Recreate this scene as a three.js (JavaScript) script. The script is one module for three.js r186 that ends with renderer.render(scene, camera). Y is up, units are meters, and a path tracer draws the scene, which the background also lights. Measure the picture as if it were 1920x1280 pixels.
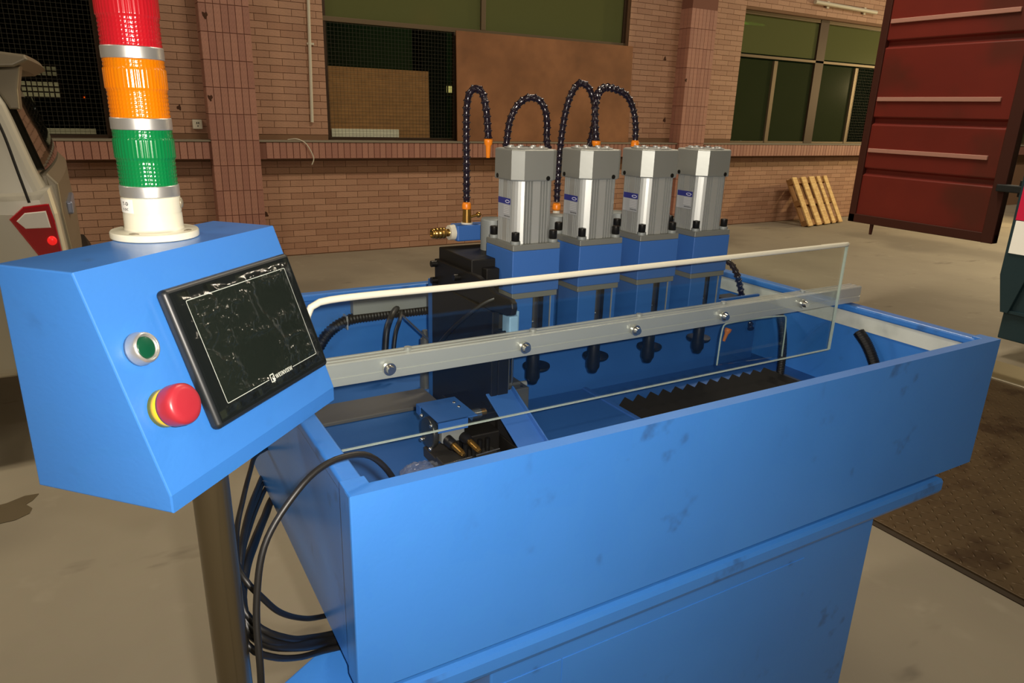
import * as THREE from 'three';
import { mergeGeometries } from 'three/addons/utils/BufferGeometryUtils.js';
import { RoundedBoxGeometry } from 'three/addons/geometries/RoundedBoxGeometry.js';
import { RectAreaLightUniformsLib } from 'three/addons/lights/RectAreaLightUniformsLib.js';

// ---------------------------------------------------------------- camera, lights, exposure
const V = (x, y, z) => new THREE.Vector3(x, y, z);
const D = Math.PI / 180;
const scene = new THREE.Scene();
scene.background = new THREE.Color(0x000000);
const camera = new THREE.PerspectiveCamera(51.61, 1920 / 1280, 0.05, 80);
camera.position.set(-0.19, 1.6, 0.654);
camera.rotation.order = 'YXZ';
camera.rotation.set(-18.0182 * D, -30.4547 * D, 1.7451 * D);
camera.updateMatrixWorld();
scene.add(camera);
const renderer = new THREE.WebGLRenderer({ antialias: true });
renderer.toneMapping = THREE.LinearToneMapping;
renderer.toneMappingExposure = 1.0;
renderer.shadowMap.enabled = true;
RectAreaLightUniformsLib.init();
// the camera's own flash, right of and above the lens
const FLASH = 4.9, HALL = 62, SIDE = 70, INNER = 1.6;
const flash = new THREE.SpotLight(0xfff4e6, FLASH, 0, 56 * D, 0.75, 2);
flash.position.copy(V(0.034, 0.022, 0).applyMatrix4(camera.matrixWorld));
flash.target.position.copy(V(0, 0, -2).applyMatrix4(camera.matrixWorld));
flash.castShadow = true; flash.shadow.radius = 0.5; flash.shadow.bias = -0.0005;
flash.name = 'camera_flash';
scene.add(flash, flash.target);

// ---------------------------------------------------------------- random, noise, textures
function rng(seed) { let s = seed >>> 0; return () => { s = (s + 0x6d2b79f5) >>> 0; let t = s; t = Math.imul(t ^ (t >>> 15), t | 1); t ^= t + Math.imul(t ^ (t >>> 7), t | 61); return ((t ^ (t >>> 14)) >>> 0) / 4294967296; }; }
const R = rng(7);
const sm = t => t * t * (3 - 2 * t), lerp = (a, b, t) => a + (b - a) * t, clamp = (v, a = 0, b = 1) => Math.max(a, Math.min(b, v));
function lattice(seed, n) { const r = rng(seed), g = new Float32Array(n * n); for (let i = 0; i < n * n; i++) g[i] = r(); return (u, v) => { u = (u % 1 + 1) % 1 * n; v = (v % 1 + 1) % 1 * n; const i = Math.floor(u) % n, j = Math.floor(v) % n, a = sm(u - Math.floor(u)), b = sm(v - Math.floor(v)), i1 = (i + 1) % n, j1 = (j + 1) % n; return lerp(lerp(g[j * n + i], g[j * n + i1], a), lerp(g[j1 * n + i], g[j1 * n + i1], a), b); }; }
function fbm(seed, n0, oct) { const L = []; for (let i = 0; i < oct; i++) L.push(lattice(seed + i * 13, n0 << i)); return (u, v) => { let s = 0, a = 0.5, t = 0; for (const f of L) { s += a * f(u, v); t += a; a *= 0.5; } return s / t; }; }
function dataTex(n, fn, srgb, size = 1, sizeY = size) {
  const d = new Uint8Array(n * n * 4);
  for (let j = 0; j < n; j++) for (let i = 0; i < n; i++) { const c = fn(i / n, j / n), o = (j * n + i) * 4; d[o] = clamp(c[0]) * 255; d[o + 1] = clamp(c[1]) * 255; d[o + 2] = clamp(c[2]) * 255; d[o + 3] = 255; }
  const t = new THREE.DataTexture(d, n, n); t.wrapS = t.wrapT = THREE.RepeatWrapping; t.magFilter = THREE.LinearFilter; t.minFilter = THREE.LinearMipmapLinearFilter; t.generateMipmaps = true;
  if (srgb) t.colorSpace = THREE.SRGBColorSpace;
  t.repeat.set(1 / size, 1 / sizeY); t.needsUpdate = true; return t;
}
const grey = v => [v, v, v];
const rgb = (r, g, b) => [r / 255, g / 255, b / 255];
const mixc = (a, b, t) => [lerp(a[0], b[0], t), lerp(a[1], b[1], t), lerp(a[2], b[2], t)];

const nA = fbm(11, 4, 6), nB = fbm(37, 3, 4), nC = fbm(71, 8, 5), nD = fbm(91, 16, 4);
function std(o) { return new THREE.MeshStandardMaterial(o); }
function phys(o) { return new THREE.MeshPhysicalMaterial(o); }
const lin = (r, g, b) => new THREE.Color().setRGB(r, g, b);

// painted sheet metal: even colour with a few grubby smudges
const smudge = (u, v) => { const s = sm(clamp((nC(u, v) - 0.62) / 0.14)) * sm(clamp((nA(u + 0.3, v) - 0.47) / 0.15)); return s * 0.5; };
const paintTex = dataTex(512, (u, v) => mixc(mixc(rgb(54, 122, 205), rgb(60, 130, 214), nA(u, v)), rgb(38, 66, 110), smudge(u, v)), true, 0.55);
const paintRough = dataTex(256, (u, v) => grey(0.36 + 0.22 * nA(u, v) + 0.2 * smudge(u, v)), false, 0.55);
const peel = dataTex(256, (u, v) => grey(nD(u, v)), false, 0.06);
const fineNoise = dataTex(256, (u, v) => grey(nC(u, v)), false, 0.12);
const M = {};
M.blue = phys({ map: paintTex, roughnessMap: paintRough, roughness: 1, bumpMap: peel, bumpScale: 0.00012, clearcoat: 0.6, clearcoatRoughness: 0.28 });
M.blueTank = phys({ color: 0x2f62a6, roughness: 0.5, bumpMap: peel, bumpScale: 0.00012 });
M.blueHead = phys({ color: 0x3766ad, roughness: 0.45, bumpMap: peel, bumpScale: 0.00012 });
M.white = std({ map: dataTex(256, (u, v) => mixc(rgb(214, 218, 208), rgb(176, 182, 172), sm(clamp((nA(u, v) - 0.45) * 3))), true, 0.4), roughness: 0.6 });
const brushTex = dataTex(256, (u, v) => grey(0.55 + 0.45 * lattice3(u, v)), false, 0.3);
function lattice3(u, v) { return 0.6 * nD(u * 0.06, v * 3) + 0.4 * nA(u, v); }
M.alu = std({ color: 0xc6c7c2, metalness: 0.4, roughness: 0.42, roughnessMap: brushTex, bumpMap: brushTex, bumpScale: 0.0002 });
M.aluPlain = std({ color: 0xb9bab6, metalness: 0.5, roughness: 0.45 });
M.motorBody = std({ color: 0xc2c5c2, metalness: 0.6, roughness: 0.45 });
M.collar = std({ color: 0xc4c4c0, metalness: 0.7, roughness: 0.35 });
M.motorCap = std({ color: 0xaeb1ac, metalness: 0.75, roughness: 0.5, bumpMap: fineNoise, bumpScale: 0.0002 });
M.flange = std({ color: 0x8f918b, metalness: 0.5, roughness: 0.45, bumpMap: fineNoise, bumpScale: 0.0002 });
M.castGrey = std({ color: 0x8d9290, metalness: 0.3, roughness: 0.55, bumpMap: fineNoise, bumpScale: 0.0002 });
M.blackSteel = std({ color: 0x23211e, metalness: 0.5, roughness: 0.5, roughnessMap: null });
M.darkSteel = std({ color: 0x4a4844, metalness: 0.6, roughness: 0.42, bumpMap: fineNoise, bumpScale: 0.0002 });
M.toolSteel = std({ color: 0x74726a, metalness: 0.6, roughness: 0.45, bumpMap: fineNoise, bumpScale: 0.0002 });
M.bolt = std({ color: 0x2c2b29, metalness: 0.7, roughness: 0.35 });
M.chrome = std({ color: 0xd2d2cc, metalness: 0.95, roughness: 0.18 });
M.brass = std({ color: 0xb98f4a, metalness: 0.9, roughness: 0.25 });
M.rubber = std({ color: 0x161514, roughness: 0.45 });
M.rubberMatt = std({ color: 0x14130f, roughness: 0.75 });
M.hose = phys({ color: 0x1c1220, roughness: 0.25, clearcoat: 0.6, clearcoatRoughness: 0.15 });
M.orange = std({ color: 0xf58a1c, roughness: 0.35 });
M.redPlastic = phys({ color: 0xa32834, roughness: 0.38, clearcoat: 0.3, clearcoatRoughness: 0.3 });
M.yellow = std({ color: 0xf2c21c, roughness: 0.4 });
M.greenButton = phys({ color: 0x0a4a32, roughness: 0.3, clearcoat: 0.4 });
M.cream = std({ color: 0xe9e5d0, roughness: 0.45 });
M.ivory = phys({ color: 0xddd9c4, roughness: 0.4, clearcoat: 0.3, clearcoatRoughness: 0.3 });
M.bezel = std({ color: 0x1d2124, roughness: 0.4 });
M.acrylic = phys({ color: lin(0.96, 0.98, 0.97), transmission: 1, thickness: 0, roughness: 0.02, ior: 1.49 });
M.acrylicEdge = phys({ color: lin(0.75, 0.85, 0.78), roughness: 0.35, transmission: 0.5, thickness: 0 });
M.film = phys({ color: lin(0.95, 0.97, 0.95), transmission: 1, thickness: 0, roughness: 0.12, ior: 1.4 });
M.lensRed = phys({ color: 0xe02434, roughness: 0.2, transmission: 0.45, thickness: 0, clearcoat: 0.8, clearcoatRoughness: 0.1 });
M.lensAmber = phys({ color: 0xff9a08, roughness: 0.2, transmission: 0.45, thickness: 0, clearcoat: 0.8, clearcoatRoughness: 0.1 });
M.lensGreen = phys({ color: 0x0f9a54, roughness: 0.2, transmission: 0.45, thickness: 0, clearcoat: 0.8, clearcoatRoughness: 0.1 });
M.reflector = std({ color: 0xe8e8e8, roughness: 0.3 });
M.ring = std({ color: 0xe6e6e3, metalness: 0.85, roughness: 0.36 });
M.poleSteel = phys({ color: 0x6c6048, metalness: 0.8, roughness: 0.3, clearcoat: 0.6, clearcoatRoughness: 0.12 });
M.sensorBlue = std({ color: 0x8fb6d6, roughness: 0.5 });
// hall surfaces
const floorTex = dataTex(1024, (u, v) => {
  const a = nA(u, v), b = nB(u, v), c = nD(u * 2, v * 2);
  let col = mixc(rgb(140, 132, 116), rgb(168, 159, 138), sm(a)); col = mixc(col, rgb(112, 105, 92), sm(clamp((b - 0.52) * 4)) * 0.55);
  col = mixc(col, rgb(90, 83, 72), sm(clamp((nC(u + 0.2, v * 3) - 0.66) * 8)) * 0.5);
  return mixc(col, rgb(180, 171, 152), clamp((c - 0.7) * 3) * 0.6);
}, true, 4.2);
M.floor = std({ map: floorTex, roughness: 0.72, bumpMap: dataTex(256, (u, v) => grey(nC(u, v)), false, 1.1), bumpScale: 0.002 });
M.puddle = std({ color: 0x6b604c, roughness: 0.3 });
const tileCols = [0xc09478, 0xc89b7e, 0xba8d71, 0xc3977a];
const tileTex = dataTex(256, (u, v) => grey(0.93 + 0.2 * (nC(u, v) - 0.5) + 0.1 * (nA(u, v) - 0.5)), true, 0.5);
M.tiles = tileCols.map(c => std({ color: c, map: tileTex, roughness: 0.55 }));
M.tilesRed = [0xbc8875, 0xc38e7a, 0xb58170, 0xbe8b78].map(c => std({ color: c, map: tileTex, roughness: 0.5 }));
M.tileWhite = std({ color: 0xffffff, map: tileTex, roughness: 0.55 });
M.mortar = std({ color: 0x826248, roughness: 0.9 });
M.mortarRed = std({ color: 0x84594a, roughness: 0.9 });
M.concrete = std({ color: 0xb2a892, roughness: 0.85, map: dataTex(256, (u, v) => grey(0.8 + 0.3 * (nA(u, v) - 0.5)), true, 3) });
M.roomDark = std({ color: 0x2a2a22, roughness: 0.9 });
M.frame = std({ color: 0x6f5f48, metalness: 0.4, roughness: 0.5 });
M.frameDark = std({ color: 0x43301f, metalness: 0.3, roughness: 0.55 });
M.paneOlive = phys({ color: lin(0.2, 0.22, 0.085), transmission: 0.4, thickness: 0, roughness: 0.1, ior: 1.5 });
M.paneGreen = phys({ color: lin(0.2, 0.26, 0.11), transmission: 0.85, thickness: 0, roughness: 0.08, ior: 1.5 });
M.paneClear = phys({ color: lin(0.96, 0.97, 0.94), transmission: 1, thickness: 0, roughness: 0.02, ior: 1.04 });
M.screenWire = std({ color: 0x403c2e, roughness: 0.7 });
const boardTex = dataTex(512, (u, v) => mixc(rgb(158, 108, 70), rgb(132, 88, 54), sm(clamp(nB(u, v) * 1.4 - 0.2))).map((c, i) => c * (0.93 + 0.14 * nD(u, v))), true, 1.6);
M.board = std({ map: boardTex, roughness: 0.7 });
M.boardDull = std({ color: 0xae8052, roughness: 0.8, map: tileTex });
const woodTex = dataTex(256, (u, v) => mixc(rgb(240, 208, 142), rgb(212, 170, 106), sm(clamp(nD(u * 0.2, v * 2) * 1.5 - 0.3))), true, 0.5);
M.wood = std({ map: woodTex, roughness: 0.75 });
M.woodDark = std({ color: 0xa87a48, map: tileTex, roughness: 0.8 });
M.plasticWhite = std({ color: 0xd8d2be, roughness: 0.5 });
M.doorRed = std({ map: dataTex(512, (u, v) => mixc(mixc(rgb(138, 46, 34), rgb(118, 40, 31), nA(u, v)), rgb(84, 46, 32), sm(clamp((nB(u, v) - 0.5) * 3)) * 0.6), true, 1.3), roughness: 0.5 });
M.doorRib = std({ color: 0xcc988a, roughness: 0.5 });
M.doorFrame = std({ color: 0x4a2014, roughness: 0.6 });
M.truckTeal = std({ color: 0x2c4a55, roughness: 0.5 });
M.truckDark = std({ color: 0x22282a, roughness: 0.6 });
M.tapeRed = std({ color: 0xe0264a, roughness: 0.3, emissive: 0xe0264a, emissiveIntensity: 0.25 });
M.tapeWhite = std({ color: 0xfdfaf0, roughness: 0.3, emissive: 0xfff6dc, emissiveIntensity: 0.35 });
const checker = dataTex(512, (u, v) => { // five-bar style lozenges
  const s = 8, a = u * s, b = v * s, i = Math.floor(a), j = Math.floor(b), x = a - i - 0.5, y = b - j - 0.5, f = (i + j) % 2 ? 1 : -1, p = (x + f * y) * 0.7071, q = (x - f * y) * 0.7071;
  return grey(clamp(1.4 - Math.hypot(p / 0.36, q / 0.12) * 1.2));
}, false, 0.36);
M.plate = std({ map: dataTex(512, (u, v) => mixc(mixc(rgb(84, 68, 46), rgb(110, 92, 64), nA(u, v)), rgb(62, 44, 26), sm(clamp((nC(u, v) - 0.5) * 4)) * 0.7), true, 1.2), bumpMap: checker, bumpScale: 0.004, roughness: 0.5, metalness: 0.3 });
M.plateEdge = std({ color: 0x3c3020, roughness: 0.7 });
M.carPaint = phys({ color: 0xd2cebe, metalness: 0.3, roughness: 0.35, clearcoat: 0.7, clearcoatRoughness: 0.1 });
M.carGlass = phys({ color: 0x12120e, roughness: 0.06, clearcoat: 0.5 });
M.carTrim = std({ color: 0x1b1a17, roughness: 0.55 });
M.carShade = std({ color: 0x8c8370, metalness: 0.3, roughness: 0.4 });
M.tailRed = phys({ color: 0xb01622, roughness: 0.15, clearcoat: 1 });
M.tailWhite = phys({ color: 0xf6f2e8, roughness: 0.3, clearcoat: 1, clearcoatRoughness: 0.1 });
M.tailLit = std({ color: 0xff3030, roughness: 0.3, emissive: 0xff2020, emissiveIntensity: 0.5 });
M.lampBody = std({ color: 0xd8d8d0, roughness: 0.5 });

// ---------------------------------------------------------------- geometry helpers (world coordinates, metres)
function prep(g) { let h = g.index ? g.toNonIndexed() : g; for (const k of Object.keys(h.attributes)) if (!['position', 'normal', 'uv'].includes(k)) h.deleteAttribute(k); if (!h.attributes.normal) h.computeVertexNormals(); if (!h.attributes.uv) h.setAttribute('uv', new THREE.BufferAttribute(new Float32Array(h.attributes.position.count * 2), 2)); return h; }
function boxUV(g) {
  const p = g.attributes.position, n = g.attributes.normal, uv = g.attributes.uv;
  for (let i = 0; i < p.count; i += 3) {
    let ax = 0, ay = 0, az = 0; for (let k = 0; k < 3; k++) { ax += n.getX(i + k); ay += n.getY(i + k); az += n.getZ(i + k); }
    ax = Math.abs(ax); ay = Math.abs(ay); az = Math.abs(az);
    for (let k = 0; k < 3; k++) { const x = p.getX(i + k), y = p.getY(i + k), z = p.getZ(i + k); if (ax >= ay && ax >= az) uv.setXY(i + k, z, y); else if (ay >= az) uv.setXY(i + k, x, z); else uv.setXY(i + k, x, y); }
  }
}
function box(x0, y0, z0, x1, y1, z1, r = 0) {
  const w = Math.abs(x1 - x0), h = Math.abs(y1 - y0), d = Math.abs(z1 - z0), m = Math.min(w, h, d);
  const g = r > 0 ? new RoundedBoxGeometry(w, h, d, 2, Math.min(r, m * 0.49)) : new THREE.BoxGeometry(w, h, d);
  return g.translate((x0 + x1) / 2, (y0 + y1) / 2, (z0 + z1) / 2);
}
function cyl(a, b, r0, r1 = r0, n = 24) {
  const d = b.clone().sub(a), g = new THREE.CylinderGeometry(r1, r0, d.length(), n);
  g.applyQuaternion(new THREE.Quaternion().setFromUnitVectors(V(0, 1, 0), d.clone().normalize()));
  return g.translate((a.x + b.x) / 2, (a.y + b.y) / 2, (a.z + b.z) / 2);
}
function lathe(pts, x, y, z, n = 40) { return new THREE.LatheGeometry(pts.map(p => new THREE.Vector2(p[0], p[1])), n).translate(x, y, z); }
function sweep(pts, r, n = 60, m = 10, closed = false) { // a round section of radius r(t) along a smooth curve
  const c = new THREE.CatmullRomCurve3(pts.map(p => V(...p)), closed, 'centripetal'), F = c.computeFrenetFrames(n, closed), pos = [], idx = [], rf = typeof r === 'function' ? r : () => r;
  for (let i = 0; i <= n; i++) { const p = c.getPointAt(i / n), N = F.normals[i], B = F.binormals[i], q = rf(i / n, c); for (let j = 0; j <= m; j++) { const a = j / m * 2 * Math.PI, s = Math.sin(a), k = Math.cos(a); pos.push(p.x + q * (k * N.x + s * B.x), p.y + q * (k * N.y + s * B.y), p.z + q * (k * N.z + s * B.z)); } }
  for (let i = 0; i < n; i++) for (let j = 0; j < m; j++) { const a = i * (m + 1) + j, b = a + m + 1; idx.push(a, a + 1, b, b, a + 1, b + 1); }
  for (const e of [0, n]) { const o = pos.length / 3, p = c.getPointAt(e / n); pos.push(p.x, p.y, p.z); for (let j = 0; j < m; j++) { const a = e * (m + 1) + j; e ? idx.push(o, a, a + 1) : idx.push(o, a + 1, a); } }
  const g = new THREE.BufferGeometry(); g.setAttribute('position', new THREE.Float32BufferAttribute(pos, 3)); g.setIndex(idx); g.computeVertexNormals(); return g;
}
function shape(pts) { const s = new THREE.Shape(); pts.forEach((p, i) => i ? s.lineTo(p[0], p[1]) : s.moveTo(p[0], p[1])); return s; }
function extrudeXZ(pts, y0, y1, bevel = 0) { // outline in plan (x, z), standing from y0 to y1
  const g = new THREE.ExtrudeGeometry(shape(pts.map(p => [p[0], -p[1]])), { depth: y1 - y0 - 2 * bevel, bevelEnabled: bevel > 0, bevelSize: bevel, bevelThickness: bevel, bevelOffset: -bevel, bevelSegments: 2 });
  return g.rotateX(-Math.PI / 2).translate(0, y0 + bevel, 0);
}
function extrudeXY(pts, z0, z1, bevel = 0, seg = 2) {
  const g = new THREE.ExtrudeGeometry(shape(pts), { depth: z1 - z0 - 2 * bevel, bevelEnabled: bevel > 0, bevelSize: bevel, bevelThickness: bevel, bevelOffset: -bevel, bevelSegments: seg });
  return g.translate(0, 0, z0 + bevel);
}
function extrudeYZ(pts, x0, x1, bevel = 0) { // outline in (z, y), lying from x0 to x1
  const g = new THREE.ExtrudeGeometry(shape(pts.map(p => [-p[0], p[1]])), { depth: x1 - x0 - 2 * bevel, bevelEnabled: bevel > 0, bevelSize: bevel, bevelThickness: bevel, bevelOffset: -bevel, bevelSegments: 2 });
  return g.rotateY(Math.PI / 2).translate(x0 + bevel, 0, 0);
}
// ---------------------------------------------------------------- scene graph helpers
const origin = new Map(), used = new Map();
function numbered(n) { const k = used.get(n) || 0; used.set(n, k + 1); return k ? `${n}_${String(k).padStart(3, '0')}` : n; }
function tag(o, label, category, group) { o.userData.label = label; if (category) o.userData.category = category; if (group) o.userData.group = group; return o; }
function thing(name, label, category, base, group) { const o = new THREE.Group(); o.name = numbered(name); o.position.set(...base); origin.set(o, V(...base)); scene.add(o); return tag(o, label, category, group); }
function sub(name, parent, base) { const o = new THREE.Group(); o.name = name; const b = V(...base); o.position.copy(b).sub(origin.get(parent)); origin.set(o, b); parent.add(o); return o; }
function part(name, geoms, mat, parent, label, keepUV = false) {
  const list = (Array.isArray(geoms) ? geoms : [geoms]).map(prep), g = list.length > 1 ? mergeGeometries(list) : list[0];
  if (!keepUV) boxUV(g);
  const o = origin.get(parent); g.translate(-o.x, -o.y, -o.z);
  const m = new THREE.Mesh(g, mat); m.name = name; m.castShadow = m.receiveShadow = true; origin.set(m, o); parent.add(m);
  if (label) m.userData.label = label;
  return m;
}
function single(name, label, category, geoms, mat, base, group, keepUV = false) { // a thing that is one mesh
  const list = (Array.isArray(geoms) ? geoms : [geoms]).map(prep), g = list.length > 1 ? mergeGeometries(list) : list[0];
  if (!keepUV) boxUV(g);
  g.translate(-base[0], -base[1], -base[2]);
  const m = new THREE.Mesh(g, mat); m.name = numbered(name); m.position.set(...base); m.castShadow = m.receiveShadow = true; origin.set(m, V(...base)); scene.add(m);
  return tag(m, label, category, group);
}
function struct(name, geoms, mat) { const m = single(name, '', null, geoms, mat, [0, 0, 0]); m.name = name; m.userData = { kind: 'structure' }; return m; }
function structGroup(name) { const o = new THREE.Group(); o.name = name; o.userData.kind = 'structure'; origin.set(o, V(0, 0, 0)); scene.add(o); return o; }
function copyPart(src, parent, dx, dy, dz) { const c = src.clone(); c.position.x += dx; c.position.y += dy; c.position.z += dz; parent.add(c); return c; }

// ---------------------------------------------------------------- the hall
const X0 = -9, X1 = 22, Z1 = 9, ZW = -7.3, CEIL = 6.2;
struct('floor', box(X0, -0.2, -13.2, X1, 0, Z1), M.floor);
struct('ceiling', box(X0, CEIL, -13.2, X1, CEIL + 0.2, Z1), M.concrete);
struct('wall_left', box(X0 - 0.2, 0, -13.2, X0, CEIL, Z1), M.concrete);
struct('wall_right', box(X1, 0, -13.2, X1 + 0.2, CEIL, Z1), M.concrete);
struct('wall_front', box(X0, 0, Z1, X1, CEIL, Z1 + 0.2), M.concrete);
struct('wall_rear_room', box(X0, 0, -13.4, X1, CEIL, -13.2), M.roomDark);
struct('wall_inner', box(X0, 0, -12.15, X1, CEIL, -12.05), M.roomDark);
const SILL = 1.245;
const openings = [[-3.0, 0.02, SILL, 3.4], [2.08, 6.12, SILL, 3.6], [8.2, 12.5, SILL, 3.1], [14.9, 19, SILL, 3.1]];
const wallBack = structGroup('wall_back');
{
  const g = []; let x = X0;
  for (const [a, b, y0, y1] of openings) { g.push(box(x, 0, ZW - 0.25, a, CEIL, ZW), box(a, 0, ZW - 0.25, b, y0, ZW), box(a, y1, ZW - 0.25, b, CEIL, ZW)); x = b; }
  g.push(box(x, 0, ZW - 0.25, X1, CEIL, ZW));
  part('mortar_bed', g, M.mortar, wallBack);
  // horizontal split tiles, each its own piece; the largest in the photograph singly, the rest together
  const TW = 0.243, TH = 0.063, J = 0.005, list = [];
  const inHole = (x0, x1, y0, y1) => openings.some(o => x1 > o[0] + 0.001 && x0 < o[1] - 0.001 && y1 > o[2] + 0.001 && y0 < o[3] - 0.001);
  for (let r = 0; r < 54; r++) {
    const y0 = 0.012 + r * (TH + J), y1 = y0 + TH;
    if (y1 > 1.05 && y0 < 1.25) continue;
    for (let k = -10; k < 66; k++) {
      let a = k * (TW + J) + (r % 2) * (TW + J) / 2 + 0.03, b = a + TW;
      for (const o of openings) if (y1 > o[2] && y0 < o[3]) { if (a < o[0] && b > o[0]) b = o[0]; if (a < o[1] && b > o[1]) a = o[1]; }
      if (b - a < 0.02 || inHole(a, b, y0, y1)) continue;
      const front = (x) => (y0 < 1.3 ? Math.abs(x - 2.6) * 0.55 : Math.abs(x - 1.8) * 0.9) ;
      list.push([a, b, y0, y1, front((a + b) / 2) + (y0 > 2.7 ? 9 : 0) + (a < 1.2 ? 2 : 0)]);
    }
  }
  list.sort((p, q) => p[4] - q[4]);
  const unit = new THREE.BoxGeometry(1, 1, 1), pr = prep(unit); 
  const rest = [];
  list.forEach(([a, b, y0, y1], i) => {
    const zf = 0.006 + (R() - 0.5) * 0.0016;
    if (i < 300) { const m = new THREE.Mesh(unit, M.tiles[Math.floor(R() * 4)]); m.name = i ? `brick_${String(i).padStart(3, '0')}` : 'brick'; m.scale.set(b - a, y1 - y0, zf + 0.01); m.position.set((a + b) / 2, (y0 + y1) / 2, ZW + zf / 2 - 0.005); m.castShadow = m.receiveShadow = true; wallBack.add(m); }
    else rest.push([a, b, y0, y1, zf]);
  });
  const inst = new THREE.InstancedMesh(unit, M.tileWhite, rest.length), mt = new THREE.Matrix4(), c = new THREE.Color();
  rest.forEach(([a, b, y0, y1, zf], i) => { mt.compose(V((a + b) / 2, (y0 + y1) / 2, ZW + zf / 2 - 0.005), new THREE.Quaternion(), V(b - a, y1 - y0, zf + 0.01)); inst.setMatrixAt(i, mt); inst.setColorAt(i, c.setHex(tileCols[Math.floor(R() * 4)])); });
  inst.name = 'brick_field'; inst.userData.kind = 'stuff'; inst.receiveShadow = true; wallBack.add(inst);
}
// vertical split tiles on a beam or a pilaster
const unitTile = new THREE.BoxGeometry(1, 1, 1);
function tileAt(parent, i, x0, x1, y0, y1, z0, z1) { const m = new THREE.Mesh(unitTile, M.tilesRed[Math.floor(R() * 4)]); m.name = i ? `tile_${String(i).padStart(3, '0')}` : 'tile'; m.scale.set(x1 - x0, y1 - y0, z1 - z0); m.position.set((x0 + x1) / 2, (y0 + y1) / 2, (z0 + z1) / 2); m.castShadow = m.receiveShadow = true; parent.add(m); }
{ // sill beam across the whole wall
  const t = structGroup('trim_1'); part('beam_core', [box(X0, 1.06, ZW, X1, 1.232, -7.13)], M.mortarRed, t); part('sill_cap', box(X0, 1.23, ZW - 0.2, X1, 1.246, -7.115, 0.004), M.concrete, t);
  let i = 0; for (let x = -1.2; x < 14.2; x += 0.068) { const p = [[0.85, 1.32], [6.99, 7.46], [13.0, 13.5]].some(q => x + 0.06 > q[0] && x < q[1]); if (!p) tileAt(t, i++, x, x + 0.06, 1.066, 1.228, -7.135, -7.124 + (R() - 0.5) * 0.001); }
}
function pilaster(name, x0, x1, zf) {
  const t = structGroup(name); part('pilaster_core', box(x0 + 0.006, 0, ZW, x1 - 0.006, CEIL, zf - 0.006), M.mortarRed, t);
  let i = 0; const w = (x1 - x0) / 7;
  for (let r = 0; r < 12; r++) { const y0 = 0.01 + r * 0.248, y1 = y0 + 0.242; for (let k = 0; k < 7; k++) tileAt(t, i++, x0 + k * w + 0.003, x0 + (k + 1) * w - 0.003, y0, y1, zf - 0.008, zf + (R() - 0.5) * 0.001); for (let k = 0; k < 3; k++) tileAt(t, i++, x0, x0 + 0.008, y0, y1, ZW + 0.004 + k * (zf - ZW) / 3, ZW - 0.002 + (k + 1) * (zf - ZW) / 3); }
}
pilaster('trim_2', 0.855, 1.315, -7.1); pilaster('trim_3', 6.98, 7.45, -7.08); pilaster('trim_4', 13.0, 13.5, -7.1);

{ // rust-rimmed holes and dark marks left on the tiles
  const spots = [[0.908, 2.381, -7.1, 1.1], [0.885, 1.644, -7.1, 1], [0.617, 1.544, -7.292, 0.9], [6.99, 2.078, -7.08, 0.8], [1.36, 0.47, -7.292, 1], [6.767, 2.347, -7.292, 1], [6.858, 1.55, -7.292, 1.1]];
  for (const [x, y, z, s] of spots) { const g = new THREE.SphereGeometry(0.022 * s, 14, 8), p = g.attributes.position; for (let i = 0; i < p.count; i++) { const a = Math.atan2(p.getY(i), p.getX(i)), k = 1 + 0.25 * Math.sin(a * 3 + x * 7) + 0.15 * Math.sin(a * 5 + y * 9); p.setXYZ(i, p.getX(i) * k, p.getY(i) * k * 1.2, p.getZ(i) * 0.12); } g.computeVertexNormals(); part('rust_mark', g.translate(x, y, z), std({ color: 0x4a2c1a, roughness: 0.9 }), wallBack); }
}
function windowUnit(name, x0, x1, y0, y1, bars, panes, frameMat) {
  const t = structGroup(name), z = ZW - 0.06, f = 0.05, g = [box(x0, y0, z - 0.06, x0 + f, y1, z, 0.004), box(x1 - f, y0, z - 0.06, x1, y1, z, 0.004), box(x0, y0, z - 0.06, x1, y0 + 0.03, z, 0.004), box(x0, y1 - f, z - 0.06, x1, y1, z, 0.004)];
  part('window_frame', g, frameMat, t);
  for (const b of bars) part('mullion', box(b[0], b[1], z - 0.055, b[2], b[3], z + 0.006, 0.004), b[4] || M.frame, t);
  for (const p of panes) part('pane', box(p[0], p[1], z - 0.034, p[2], p[3], z - 0.028), p[4], t);
  return t;
}
function wires(parent, x0, x1, y0, y1, z, s) { // woven insect screen
  const g = []; for (let x = x0; x < x1; x += s) g.push(box(x, y0, z, x + 0.0022, y1, z + 0.0022)); for (let y = y0; y < y1; y += s) g.push(box(x0, y, z, x1, y + 0.0022, z + 0.0022));
  const m = part('insect_screen', g, M.screenWire, parent); m.userData.kind = 'stuff';
}
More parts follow.
